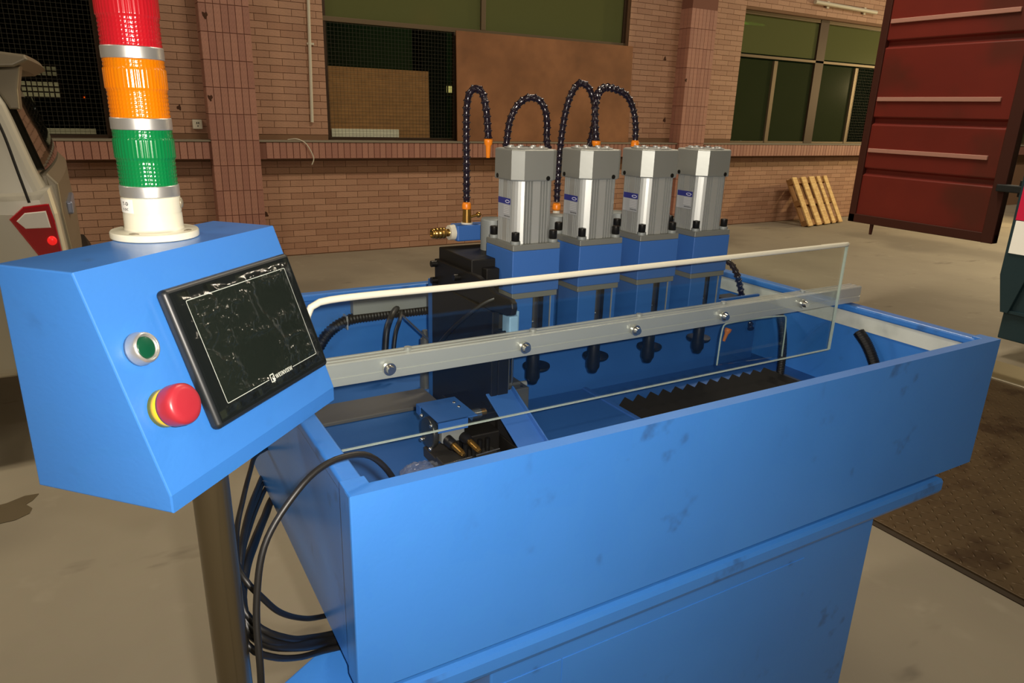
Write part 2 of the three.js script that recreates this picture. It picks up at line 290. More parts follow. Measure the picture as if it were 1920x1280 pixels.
{
  const w1 = windowUnit('window_1', -3, 0.02, SILL, 3.4, [[-1.5, SILL, -1.45, 3.4]], [[-2.95, 1.28, -1.5, 3.35, M.paneGreen], [-1.45, 1.28, -0.03, 3.35, M.paneClear]], M.frameDark);
  wires(w1, -1.45, -0.03, 1.28, 3.3, ZW - 0.045, 0.04);
  const w2 = windowUnit('window_2', 2.08, 6.12, SILL, 3.6, [[2.08, 2.45, 6.12, 2.5], [3.97, 2.5, 4.03, 3.6], [3.62, SILL, 3.67, 2.45, M.frameDark]], [[2.13, 2.5, 3.97, 3.55, M.paneOlive], [4.03, 2.5, 6.07, 3.55, M.paneOlive], [2.13, 1.275, 3.62, 2.45, M.paneClear]], M.frameDark);
  wires(w2, 2.13, 3.62, 1.275, 2.45, ZW - 0.045, 0.04);
  const w3 = windowUnit('window_3', 8.2, 12.5, SILL, 3.1, [[8.2, 2.47, 12.5, 2.51], [9.93, SILL, 10.13, 3.1, M.frameDark], [9.0, SILL, 9.08, 2.45], [10.95, SILL, 11.03, 2.45], [11.9, SILL, 11.98, 3.1]], [[8.25, 2.53, 9.93, 3.05, M.paneOlive], [10.13, 2.53, 11.9, 3.05, M.paneOlive], [8.25, 1.28, 9.0, 2.45, M.paneGreen], [9.08, 1.28, 9.93, 2.45, M.paneGreen], [10.13, 1.28, 10.95, 2.45, M.paneGreen], [11.98, 1.28, 12.45, 3.05, M.paneGreen]], M.frame);
  wires(w3, 11.03, 11.9, 1.28, 2.45, ZW - 0.045, 0.045);
  const w4 = windowUnit('window_4', 14.9, 19, SILL, 3.1, [[14.9, 2.45, 19, 2.53], [16.9, SILL, 17, 3.1]], [[14.95, 2.53, 16.9, 3.05, M.paneOlive], [14.95, 1.28, 16.9, 2.45, M.paneGreen], [17, 1.28, 18.95, 3.05, M.paneGreen]], M.frame);
}
// ---------------------------------------------------------------- lamps: hall, side and the room behind the windows
function tubeLamp(x, y, z, len, power, color, label, turn = 0) {
  const t = thing('ceiling_lamp', label, 'lamp', [x, y, z], 'fluorescent lamps on the hall ceiling'); t.rotation.y = turn;
  part('lamp_housing', box(x - len / 2, y + 0.02, z - 0.2, x + len / 2, y + 0.09, z + 0.2, 0.01), M.lampBody, t);
  part('lamp_diffuser', box(x - len / 2 + 0.02, y, z - 0.18, x + len / 2 - 0.02, y + 0.025, z + 0.18), std({ color: 0xf4f2e6, emissive: color, emissiveIntensity: 1.2, roughness: 0.6 }), t);
  const L = new THREE.RectAreaLight(color, power, len - 0.04, 0.36); L.position.set(0, -0.012, 0); L.rotation.x = -Math.PI / 2; t.add(L);
}
const WARM = 0xffeed4;
[[-4.5, 4.2], [-4.5, -2.6], [2.2, 4.4], [3.4, -2.8], [9.6, -2.2], [9.6, 4.2], [15.6, -3.2]].forEach(([x, z], i) => tubeLamp(x, CEIL - 0.12, z, 2.4, z > 0 ? HALL * (i ? 0.3 : 0.6) : HALL, WARM, ['long fluorescent lamp on the ceiling at the far left behind the camera', 'long fluorescent lamp on the ceiling above the silver car', 'long fluorescent lamp on the ceiling behind the camera', 'long fluorescent lamp on the ceiling between the machine and the brick wall', 'long fluorescent lamp on the ceiling above the red container door', 'long fluorescent lamp on the ceiling above the truck', 'long fluorescent lamp on the ceiling at the far right by the brick wall'][i]));
{ // wall lamp low at the right, beyond the container, raking the brick wall
  const t = thing('floodlight', 'floodlight on a post beyond the container at the far right', 'lamp', [15.4, 0, -4.9]);
  part('post', cyl(V(15.4, 0, -4.9), V(15.4, 2.3, -4.9), 0.03), M.frameDark, t);
  part('lamp_housing', box(15.38, 2.2, -5.1, 15.5, 2.5, -4.7, 0.02), M.lampBody, t);
  part('lamp_glass', box(15.365, 2.23, -5.07, 15.38, 2.47, -4.73), std({ color: 0xfff2d0, emissive: 0xffe6b0, emissiveIntensity: 2 }), t);
  const L = new THREE.SpotLight(0xffe0a4, SIDE, 0, 60 * D, 0.8, 2); L.position.set(-0.06, 2.35, 0); L.target.position.set(-6, 0.6, -1.9); L.castShadow = true; L.shadow.radius = 6; t.add(L, L.target);
}
[[4.9, -10.2], [10.8, -9.8], [16.8, -10]].forEach(([x, z], i) => {
  const t = thing('tube_lamp', ['greenish tube lamp inside the room behind the middle window', 'greenish tube lamp inside the room behind the right window', 'greenish tube lamp inside the room behind the last window on the right'][i], 'lamp', [x, 3.3, z], 'tube lamps in the dark room');
  part('lamp_housing', box(x - 0.6, 3.34, z - 0.06, x + 0.6, 3.4, z + 0.06, 0.01), M.lampBody, t);
  part('hanger', [cyl(V(x - 0.4, 3.39, z), V(x - 0.4, CEIL, z), 0.008), cyl(V(x + 0.4, 3.39, z), V(x + 0.4, CEIL, z), 0.008)], M.frameDark, t);
  part('lamp_tube', cyl(V(x - 0.58, 3.32, z), V(x + 0.58, 3.32, z), 0.018), std({ color: 0xe6ffe0, emissive: 0xc0ffc0, emissiveIntensity: 3 }), t);
  const L = new THREE.PointLight(0xb0ff9a, INNER, 0, 2); L.position.set(0, -0.08, 0); L.castShadow = true; L.shadow.radius = 4; t.add(L);
});

// ---------------------------------------------------------------- things along the wall
{ // boards
  const b = single('plywood_board', 'large orange-brown plywood board leaning in front of the middle window', 'board', box(-1.29, 0, -0.009, 1.29, 1.215, 0.009), M.board, [0, 0, 0]);
  b.position.set(4.9, SILL + 0.004, -7.24); b.rotation.x = -0.04; b.rotation.z = 0.0;
  const c = single('plywood_board', 'dull brown board standing inside behind the window screen', 'board', box(-0.6, 0, -0.009, 0.6, 0.77, 0.009), M.boardDull, [0, 0, 0]);
  c.position.set(2.74, SILL - 0.0, -7.44); c.rotation.x = -0.03;
  single('foam_strip', 'long pale strip lying behind the screen at the foot of the dull board', 'strip', box(2.15, SILL + 0.032, -7.415, 2.94, SILL + 0.12, -7.4, 0.004), std({ color: 0xf0eee0, roughness: 0.7 }), [2.55, SILL, -7.41]);
  single('foam_strip', 'pale strip on the sill behind the screen of the left window', 'strip', box(-0.62, SILL + 0.035, -7.415, -0.12, SILL + 0.085, -7.4, 0.004), std({ color: 0xa8a591, roughness: 0.7 }), [-0.4, SILL, -7.41]);
  single('conduit_pipe', 'thin white pipe running down the brick wall left of the middle window', 'pipe', [cyl(V(1.905, 1.43, -7.27), V(1.96, 3.6, -7.27), 0.017, 0.017, 12), box(1.9, 2.2, -7.3, 1.97, 2.22, -7.27)], M.plasticWhite, [1.91, 1.43, -7.27]);
  single('conduit_pipe', 'pale pipe fixed across the brick wall above the right window', 'pipe', [cyl(V(9.6, 3.31, -7.26), V(11.1, 3.29, -7.26), 0.03, 0.03, 12), box(9.9, 3.25, -7.3, 9.95, 3.35, -7.27), box(10.8, 3.24, -7.3, 10.85, 3.34, -7.27)], M.plasticWhite, [10.3, 3.3, -7.26]);
  const o = thing('wall_socket', 'small white socket box on the brick wall left of the first pilaster', 'socket', [0.765, 1.36, -7.28]);
  part('socket_box', box(0.72, 1.345, -7.3, 0.81, 1.435, -7.255, 0.006), M.plasticWhite, o); part('socket_hole', [box(0.755, 1.395, -7.256, 0.763, 1.412, -7.252), box(0.772, 1.395, -7.256, 0.78, 1.412, -7.252), box(0.762, 1.37, -7.256, 0.772, 1.38, -7.252)], M.rubber, o);
  single('loose_wire', 'loose pale wire hanging over the sill under the white pipe', 'wire', sweep([[1.62, 1.252, -7.2], [1.7, 1.262, -7.13], [1.775, 1.225, -7.105], [1.825, 1.15, -7.1], [1.855, 1.06, -7.1], [1.835, 1.0, -7.11]], 0.006, 40, 6), M.plasticWhite, [1.7, 1.25, -7.1]);
}
// lit little windows and things far inside the dark room
function litWindow(name, label, x0, x1, y0, y1, z, nx, ny, color, k) {
  const t = thing(name, label, 'window', [(x0 + x1) / 2, y0, z], 'lit windows far inside'); const m = std({ color: 0x99926a, emissive: color, emissiveIntensity: k, roughness: 0.8 });
  part('window_frame', box(x0 - 0.03, y0 - 0.03, z - 0.03, x1 + 0.03, y1 + 0.03, z), M.frameDark, t);
  const w = (x1 - x0) / nx, h = (y1 - y0) / ny;
  for (let i = 0; i < nx; i++) for (let j = 0; j < ny; j++) part('pane', box(x0 + i * w + w * 0.12, y0 + j * h + h * 0.14, z - 0.005, x0 + (i + 1) * w - w * 0.12, y0 + (j + 1) * h - h * 0.14, z + 0.01), m, t);
}
litWindow('lattice_window', 'small lit lattice window far inside behind the left window', -0.93, -0.46, 1.6, 1.82, -12.02, 7, 3, 0xa89a70, 0.28);
litWindow('lattice_window', 'narrow lit lattice window far inside behind the left window, upper one', -0.72, -0.46, 1.89, 2.03, -12.02, 4, 2, 0xa89a70, 0.16);
litWindow('lattice_window', 'small lit yellow windows far inside behind the middle window', 5.4, 5.86, 1.88, 2.04, -12.02, 3, 1, 0xe0d080, 0.55);
{
  const t = thing('bulb_lamp', 'tiny bright bulb far inside behind the middle window', 'lamp', [5.53, 2.2, -12.05]); part('lamp_bulb', new THREE.SphereGeometry(0.03, 12, 8).scale(1.8, 0.7, 1).translate(5.53, 2.2, -12), std({ color: 0xffffff, emissive: 0xf4ffe8, emissiveIntensity: 1.5 }), t); part('lamp_cap', cyl(V(5.53, 2.21, -12), V(5.53, 2.23, -12.052), 0.02, 0.02, 10), M.frameDark, t);
  single('steel_column', 'grey steel column inside the dark room behind the middle window', 'column', [box(4.35, 0, -10.4, 4.75, CEIL, -10.0)], std({ color: 0x4c5148, roughness: 0.8 }), [4.55, 0, -10.2]);
}
{ // pallet leaning on the wall
  const t = thing('wooden_pallet', 'small pale wooden pallet leaning on the brick wall', 'pallet', [10.0, 0, -6.83]);
  const A = V(9.46, 0.012, -6.66), U = V(1.12, 0, -0.17).normalize(), S = V(9.38, 0.7, -7.03).sub(V(9.46, 0.012, -6.66)).normalize(); const N = new THREE.Vector3().crossVectors(U, S).normalize();
  const B = new THREE.Matrix4().makeBasis(U, S, N).setPosition(A), P = (u0, u1, v0, v1, h0, h1) => box(u0, v0, h0, u1, v1, h1, 0.004).applyMatrix4(B);
  [[0, 0.13], [0.26, 0.4], [0.5, 0.66], [0.74, 0.84], [0.95, 1.06]].forEach(q => part('slat', P(q[0], q[1], 0, 0.82, 0.0, 0.022), M.wood, t));
  for (const v of [0.02, 0.36, 0.72]) part('stringer', P(0, 1.06, v, v + 0.09, -0.075, -0.001), M.woodDark, t);
  for (const u of [0, 0.28, 0.56, 0.92]) part('bottom_slat', P(u, u + 0.12, 0, 0.82, -0.098, -0.076), M.woodDark, t);
}
single('paper_scrap', 'small pale scrap lying on the floor behind the machine', 'scrap', [box(8.25, 0, -5.5, 8.75, 0.006, -5.4)], M.plasticWhite, [8.5, 0, -5.45]);
single('oil_puddle', 'dark wet oil stain on the floor left of the control box', 'stain', extrudeXZ([[-0.86, -2.5], [-0.78, -2.43], [-0.692, -2.425], [-0.64, -2.428], [-0.595, -2.46], [-0.588, -2.5], [-0.612, -2.545], [-0.59, -2.57], [-0.57, -2.62], [-0.62, -2.625], [-0.68, -2.59], [-0.75, -2.58], [-0.82, -2.56]], 0.0005, 0.003), M.puddle, [-0.7, 0, -2.5]);
{ // steel dock plate let into the floor
  const t = thing('dock_plate', 'brown chequered steel dock plate lying in the floor behind the machine', 'plate', [3.6, 0, -0.4]);
  part('plate', box(2.47, 0.0, -1.85, 4.78, 0.012, 1.6, 0.003), M.plate, t); part('edge_gap', [box(2.44, 0, -1.85, 2.47, 0.004, 1.6)], M.plateEdge, t);
  part('lip', box(4.80, 0, -1.85, 5.2, 0.02, 1.6, 0.005), std({ color: 0x76694a, roughness: 0.6 }), t); part('rim_bar', box(4.775, 0, -1.85, 4.8, 0.024, 1.6, 0.004), std({ color: 0xb8b09a, metalness: 0.5, roughness: 0.4 }), t);
}
// ---------------------------------------------------------------- container truck with its open door
{
  const t = thing('container_truck', 'container truck at the right edge with its rusty red rear door swung open', 'truck', [8, 0, -0.7]);
  const zc0 = -1.865, zc1 = 0.6, xr = 5.36, xe = 11.4, yb = 0.82, yt = 3.4;
  part('container_body', [box(xr, yb, zc0, xe, yb + 0.14, zc1), box(xr, yt - 0.08, zc0, xe, yt, zc1), box(xr + 0.1, yb, zc0, xe, yt, zc0 + 0.06), box(xr + 0.1, yb, zc1 - 0.06, xe, yt, zc1), box(xe - 0.06, yb, zc0, xe, yt, zc1)], M.truckTeal, t);
  part('rear_post', [extrudeYZ([[-1.872, 1.3], [-1.868, 0.6], [-1.81, 0.34], [-1.76, 0.34], [-1.7, 0.6], [-1.7, 1.3]], xr - 0.06, xr + 0.1, 0.004), box(xr - 0.04, 1.28, zc0, xr + 0.1, yt, zc0 + 0.15, 0.01)], M.truckTeal, t);
  part('mud_guard', [box(xr - 0.03, 0.145, -1.8, xr + 0.12, 0.62, -1.3, 0.01), box(xr - 0.05, 0.34, -1.805, xr + 0.1, 0.36, -1.3)], M.truckTeal, t, 'dark teal guard below the container');
  part('bumper', [box(xr - 0.02, 0.36, -1.7, xr + 0.1, 0.5, 0.5, 0.01), box(xr - 0.02, 0.56, -1.74, xr + 0.1, 0.7, 0.5, 0.01)], M.truckDark, t);
  part('reflective_tape', box(xr - 0.068, 0.76, -1.845, xr - 0.06, 0.985, -1.71), M.tapeWhite, t, 'white reflective tape'); part('reflective_tape', box(xr - 0.068, 0.99, -1.85, xr - 0.06, 1.27, -1.71), M.tapeRed, t, 'red reflective tape');
  for (const y of [1.165, 2.6]) part('hinge', [box(xr - 0.06, y, -2.03, xr + 0.02, y + 0.05, -1.86, 0.008), cyl(V(xr - 0.02, y - 0.025, -1.87), V(xr - 0.02, y + 0.085, -1.87), 0.028, 0.028, 14)], M.truckDark, t);
  part('chassis', [box(xr + 0.3, 0.6, -1.0, xe + 2, 0.8, -0.9), box(xr + 0.3, 0.6, -0.4, xe + 2, 0.8, -0.3)], M.truckDark, t);
  for (const [x, z] of [[7, -1.55], [7, 0.28], [8.2, -1.55], [8.2, 0.28]]) part('wheel', cyl(V(x, 0.48, z - 0.15), V(x, 0.48, z + 0.15), 0.48, 0.48, 28), M.rubberMatt, t);
  // door leaf: rim frame, pressed panel with ribs
  const d = sub('door', t, [5.38, 0.8, -2.0]); const x = 5.345, z0 = -3.16, z1 = -1.985, y0 = 0.795, y1 = 3.36;
  part('door_frame', [box(x, y0, z0, x + 0.06, y0 + 0.07, z1, 0.006), box(x, y1 - 0.07, z0, x + 0.06, y1, z1, 0.006), box(x, y0, z0, x + 0.06, y1, z0 + 0.06, 0.006), box(x - 0.01, y0, z1 - 0.085, x + 0.065, y1, z1, 0.006)], M.doorFrame, d);
  const pr = [], yrib = [1.12, 1.385, 1.53, 1.78, 2.1, 2.355, 2.7, 2.95];
  // profiled sheet: outward troughs between flat lands
  const prof = []; const zz = (y) => { let o = 0; for (const c of [1.215, 1.615, 2.19, 2.77]) o = Math.max(o, clamp(2.2 - Math.abs(y - c) / 0.014)); return clamp(o); };
  const gy = new THREE.PlaneGeometry(1.06, 2.44, 1, 400); const pa = gy.attributes.position; for (let i = 0; i < pa.count; i++) { const yy = pa.getY(i) + 2.08; pa.setZ(i, -0.03 * zz(yy)); }
  gy.computeVertexNormals(); gy.rotateY(-Math.PI / 2).translate(x + 0.016, 2.08, (z0 + z1) / 2 - 0.01); part('door_panel', [gy, box(x + 0.05, y0 + 0.02, z0 + 0.02, x + 0.056, y1 - 0.02, z1 - 0.02)], M.doorRed, d);
  for (const y of [1.382, 1.778, 2.352, 2.93]) part('pressed_rib', box(x + 0.002, y - 0.014, z0 + 0.07, x + 0.02, y + 0.018, z1 - 0.17, 0.004), M.doorRib, d);
  part('lock_rod', [cyl(V(x + 0.03, y0 - 0.085, -2.95), V(x + 0.03, y0 + 0.01, -2.95), 0.012, 0.016, 10)], M.doorFrame, d);
}
// ---------------------------------------------------------------- silver car, rear end toward the right
{
  const t = thing('silver_car', 'silver off-road car with red and white tail light at the left edge', 'car', [-2.4, 0, -3.8]);
  const zs = -2.93, zf = -4.72, zc = (zs + zf) / 2, hw = (zs - zf) / 2;
  const bend = (g, k = 0.02) => { const p = g.attributes.position; for (let i = 0; i < p.count; i++) { const x = p.getX(i), y = p.getY(i), z = p.getZ(i), q = (z - zc) / hw; if (x > -1.4) p.setX(i, x + k * (1 - q * q) * sm(clamp((x + 1.4) / 0.9))); const tuck = y > 1.12 ? (y - 1.12) * 0.16 : 0; p.setZ(i, z - q * tuck); } g.computeVertexNormals(); return g; };
  const dense = (pts, z0, z1, b) => { const s = shape(pts); const g = new THREE.ExtrudeGeometry(s, { depth: z1 - z0 - 2 * b, steps: 12, bevelEnabled: true, bevelSize: b, bevelThickness: b, bevelOffset: -b, bevelSegments: 4 }); return g.translate(0, 0, z0 + b); };
  const lower = [[-0.31, 0.42], [-0.3, 0.6], [-0.31, 0.72], [-0.33, 0.78], [-0.335, 0.97], [-0.345, 1.13], [-0.36, 1.24], [-1.2, 1.22], [-3.2, 1.12], [-4.7, 1.0], [-4.9, 0.8], [-4.95, 0.45], [-4.3, 0.4], [-4.15, 0.68], [-3.85, 0.82], [-3.55, 0.68], [-3.4, 0.4], [-1.75, 0.4], [-1.6, 0.68], [-1.28, 0.82], [-0.98, 0.68], [-0.82, 0.42]];
  part('car_body', bend(dense(lower, zf, zs, 0.05)), M.carPaint, t);
  const cabin = [[-0.37, 1.2], [-0.4, 1.3], [-0.47, 1.57], [-0.53, 1.7], [-0.8, 1.76], [-2.4, 1.76], [-2.9, 1.66], [-3.6, 1.16], [-3.6, 1.1], [-0.4, 1.1]];
  part('cabin', bend(dense(cabin, zf + 0.03, zs - 0.012, 0.045)), M.carPaint, t);
  // rear glass wrapped over the tailgate, spoiler above it
  part('rear_glass', bend(dense([[-0.415, 1.3], [-0.372, 1.305], [-0.452, 1.6], [-0.5, 1.6]], zf + 0.1, zs - 0.07, 0.01)), M.carGlass, t);
  part('spoiler', [bend(dense([[-0.62, 1.70], [-0.42, 1.715], [-0.365, 1.745], [-0.375, 1.765], [-0.6, 1.785], [-0.85, 1.77]], zf + 0.08, zs - 0.02, 0.012)), bend(dense([[-0.53, 1.70], [-0.4, 1.72], [-0.42, 1.63], [-0.425, 1.55], [-0.46, 1.55]], zs - 0.16, zs - 0.05, 0.01))], M.carShade, t, 'roof spoiler in dull silver');
  part('tailgate', bend(dense([[-0.40, 1.29], [-0.37, 1.29], [-0.335, 1.245], [-0.333, 1.12], [-0.322, 0.96], [-0.322, 0.8], [-0.36, 0.8]], zf + 0.12, zs - 0.1, 0.012)), M.carShade, t);
  const zz = zs + 0.002;
  part('side_window', [extrudeXY([[-0.62, 1.27], [-0.68, 1.62], [-1.35, 1.64], [-1.35, 1.26]], zs - 0.16, zs - 0.045, 0.004), extrudeXY([[-1.45, 1.26], [-1.45, 1.64], [-2.3, 1.64], [-2.3, 1.24]], zs - 0.16, zs - 0.045, 0.004), extrudeXY([[-2.4, 1.24], [-2.4, 1.64], [-2.75, 1.6], [-3.3, 1.2]], zs - 0.16, zs - 0.045, 0.004)], M.carGlass, t);
  part('panel_gap', sweep([[-0.53, 1.6, -2.985], [-0.49, 1.47, zs - 0.028], [-0.46, 1.3, zs - 0.008], [-0.44, 1.18, zs + 0.001]], 0.006, 20, 6), M.carTrim, t);
  const tl = sub('tail_light', t, [-0.42, 1.06, zs]);
  part('red_lens', [extrudeXY([[-0.52, 1.115], [-0.465, 1.165], [-0.372, 1.175], [-0.36, 1.1], [-0.352, 0.965], [-0.44, 0.955]], zs - 0.1, zs + 0.012, 0.008, 3)], M.tailRed, tl);
  part('clear_lens', extrudeXY([[-0.495, 1.108], [-0.462, 1.14], [-0.386, 1.146], [-0.378, 1.075], [-0.468, 1.075]], zs, zs + 0.018, 0.004), M.tailWhite, tl, 'clear upper lens');
  part('lit_lamp', new THREE.SphereGeometry(0.018, 14, 10).scale(1, 1.1, 0.5).translate(-0.382, 1.02, zs + 0.014), M.tailLit, tl, 'glowing red lamp'); 
  part('gate_handle', [box(-0.325, 1.08, zs - 0.75, -0.295, 1.14, zs - 0.35, 0.01)], std({ color: 0x9aa0b4, metalness: 0.4, roughness: 0.3 }), t);
  part('bumper', bend(dense([[-0.32, 0.42], [-0.275, 0.46], [-0.27, 0.7], [-0.3, 0.76], [-0.34, 0.77], [-0.6, 0.76], [-0.6, 0.42]], zf - 0.005, zs + 0.01, 0.03), 0.03), M.carTrim, t);
  for (const x of [-1.28, -3.85]) for (const z of [zs - 0.13, zf + 0.13]) { part('wheel', [cyl(V(x, 0.36, z - 0.11), V(x, 0.36, z + 0.11), 0.36, 0.36, 32)], M.rubberMatt, t); part('wheel_rim', cyl(V(x, 0.36, z - 0.115), V(x, 0.36, z + 0.115), 0.22, 0.22, 24), M.carPaint, t); }
}
// ---------------------------------------------------------------- the four-head tapping machine
const T = 1.206, TB = 0.9405, TL = 1.302, TD = 0.906;   // tray: rim height, underside, length, depth
const mc = thing('tapping_machine', 'blue four-head tapping machine with a deep open tray and clear guard', 'machine', [0.65, 0, -0.45]);
{
  // tray shell: front box panel with its own return, side and back walls with folded rims
  part('front_panel', extrudeYZ([[0, TB], [0, T], [-0.02, T], [-0.02, T - 0.03], [-0.012, T - 0.03], [-0.012, TB]], 0, TL, 0.0025), M.blue, mc);
  for (const x of [0, TL - 0.03]) part('front_return', box(x + (x ? 0 : 0.0007), TB + 0.0005, -0.04, x + (x ? 0.0293 : 0.03), T - 0.0007, -0.0105, 0.0015), M.blue, mc);
  const rim = (x0, x1) => box(x0, T - 0.018, -TD + 0.002, x1, T - 0.006, -0.028, 0.0035);
  part('left_wall', [box(0.0042, TB, -TD + 0.001, 0.016, T - 0.013, -0.02, 0.001), box(0.003, T - 0.02, -TD + 0.001, 0.029, T - 0.004, -0.03, 0.004)], M.blue, mc);
  part('right_wall', [box(TL - 0.016, TB, -TD, TL - 0.003, T - 0.012, -0.02, 0.002), box(TL - 0.034, T - 0.02, -TD + 0.001, TL - 0.003, T - 0.004, -0.03, 0.005)], M.blue, mc);
  part('back_wall', [box(0.003, TB, -TD, TL - 0.003, T - 0.012, -TD + 0.013, 0.002), box(0.003, T - 0.02, -TD, TL - 0.003, T - 0.004, -TD + 0.028, 0.004)], M.blue, mc);
  part('side_lining', [box(TL - 0.024, 1.15, -TD + 0.014, TL - 0.0165, T - 0.0195, -0.022), box(TL - 0.32, 1.15, -TD + 0.0135, TL - 0.024, T - 0.0205, -TD + 0.019)], M.white, mc, 'unpainted white band inside the right wall');
  part('tray_floor', box(0.014, TB, -TD + 0.012, TL - 0.014, 1.0, -0.013), M.blueTank, mc);
  part('floor_strip', box(0.016, 1.0, -0.71, 0.385, 1.008, -0.618, 0.002), std({ color: 0x5f5a52, roughness: 0.6 }), mc, 'dull grey strip along the tray floor');
  // base plate, neck and cabinet
  part('neck', box(0.2, 0.91, -TD + 0.05, 1.2, TB, -0.035), M.blue, mc);
  part('base_plate', extrudeXZ([[0.03, -0.014], [1.243, -0.014], [1.243, -0.886], [0.35, -0.886], [0.22, -0.3], [0.03, -0.13]], 0.873, 0.911, 0.01), M.blue, mc);
  part('cabinet', [box(0.2, 0.06, -TD + 0.06, 1.068, 0.874, -0.04, 0.004), box(0.24, 0, -TD + 0.1, 1.03, 0.06, -0.08)], M.blue, mc);
  part('cabinet_door', box(0.322, 0.12, -0.042, 0.864, 0.826, -0.0388, 0.0005), M.blue, mc);
  part('cabinet_door', box(0.215, 0.12, -0.042, 0.3195, 0.826, -0.0388, 0.0005), M.blue, mc);
  part('pole_bracket', extrudeXZ([[0.06, -0.15], [0.0, -0.114], [-0.127, -0.036], [-0.165, -0.02], [-0.165, 0.02], [-0.12, 0.035], [0.06, -0.01]].map(p => [p[0], p[1] - 0.022]), 0.872, 0.911, 0.003), M.blue, mc);
  // aluminium bar carrying the guard
  const bar = part('guard_bar', [extrudeYZ([[-0.312, T], [-0.312, T + 0.012], [-0.3135, T + 0.0125], [-0.3135, T + 0.0155], [-0.312, T + 0.016], [-0.312, T + 0.034], [-0.314, T + 0.036], [-0.318, T + 0.036], [-0.318, T + 0.0345], [-0.325, T + 0.0345], [-0.325, T + 0.036], [-0.332, T + 0.036], [-0.332, T + 0.0345], [-0.338, T + 0.0345], [-0.338, T + 0.036], [-0.342, T + 0.036], [-0.342, T]], -0.01, 1.307, 0)], M.alu, mc);
  for (const x of [0.16, 0.4, 0.638, 0.864, 1.103]) { part('bolt', [cyl(V(x, T + 0.0175, -0.303), V(x, T + 0.0175, -0.296), 0.0075, 0.006, 14), cyl(V(x, T + 0.0175, -0.309), V(x, T + 0.0175, -0.303), 0.010, 0.010, 18)], M.chrome, bar); }
  for (const x of [0.2, 0.43, 0.665, 0.885, 1.125]) part('spacer', cyl(V(x, T + 0.035, -0.33), V(x, T + 0.04, -0.33), 0.006, 0.006, 12), M.aluPlain, bar);
  // clear guard sheet hung in front of the bar, its top edge capped in cream
  const gs = new THREE.Shape(); gs.moveTo(0.041, 1.104); gs.lineTo(1.216, 1.104); gs.lineTo(1.216, 1.345); gs.lineTo(0.066, 1.3395); gs.quadraticCurveTo(0.041, 1.339, 0.041, 1.318); gs.lineTo(0.041, 1.104);
  const gg = new THREE.ExtrudeGeometry(gs, { depth: 0.004, bevelEnabled: false }).translate(0, 0, -0.308);
  const guard = part('guard_sheet', gg, M.acrylic, mc, 'clear acrylic guard sheet');
  part('top_edging', [sweep([[0.041, 1.22, -0.306], [0.041, 1.312, -0.306], [0.0435, 1.326, -0.306], [0.051, 1.3355, -0.306], [0.065, 1.3395, -0.306], [0.3, 1.3405, -0.306], [0.8, 1.343, -0.306], [1.218, 1.3455, -0.306]], 0.0051, 90, 10)], M.cream, guard, 'cream edging along the top of the guard');
  part('side_edge', box(1.2155, 1.104, -0.3085, 1.219, 1.344, -0.3035), M.acrylicEdge, guard);
  part('bottom_edge', box(0.041, 1.1026, -0.308, 1.216, 1.1044, -0.304), M.acrylicEdge, guard);
  // small clear rounded plate hung below the bar
  const ps = new THREE.Shape(); ps.moveTo(0.905, 1.1); ps.lineTo(0.909, 1.18); ps.quadraticCurveTo(0.91, 1.191, 0.922, 1.191); ps.lineTo(1.095, 1.187); ps.quadraticCurveTo(1.106, 1.186, 1.106, 1.175); ps.lineTo(1.11, 1.09); ps.lineTo(0.905, 1.1);
  const cp = part('clear_plate', new THREE.ExtrudeGeometry(ps, { depth: 0.004, bevelEnabled: false }).translate(0, 0, -0.348), M.acrylic, mc);
  part('plate_edge', sweep([[0.905, 1.1, -0.346], [0.908, 1.175, -0.346], [0.912, 1.188, -0.346], [0.935, 1.191, -0.346], [1.085, 1.1875, -0.346], [1.102, 1.184, -0.346], [1.1065, 1.165, -0.346], [1.11, 1.09, -0.346]], 0.0018, 60, 6), M.acrylicEdge, cp);
}
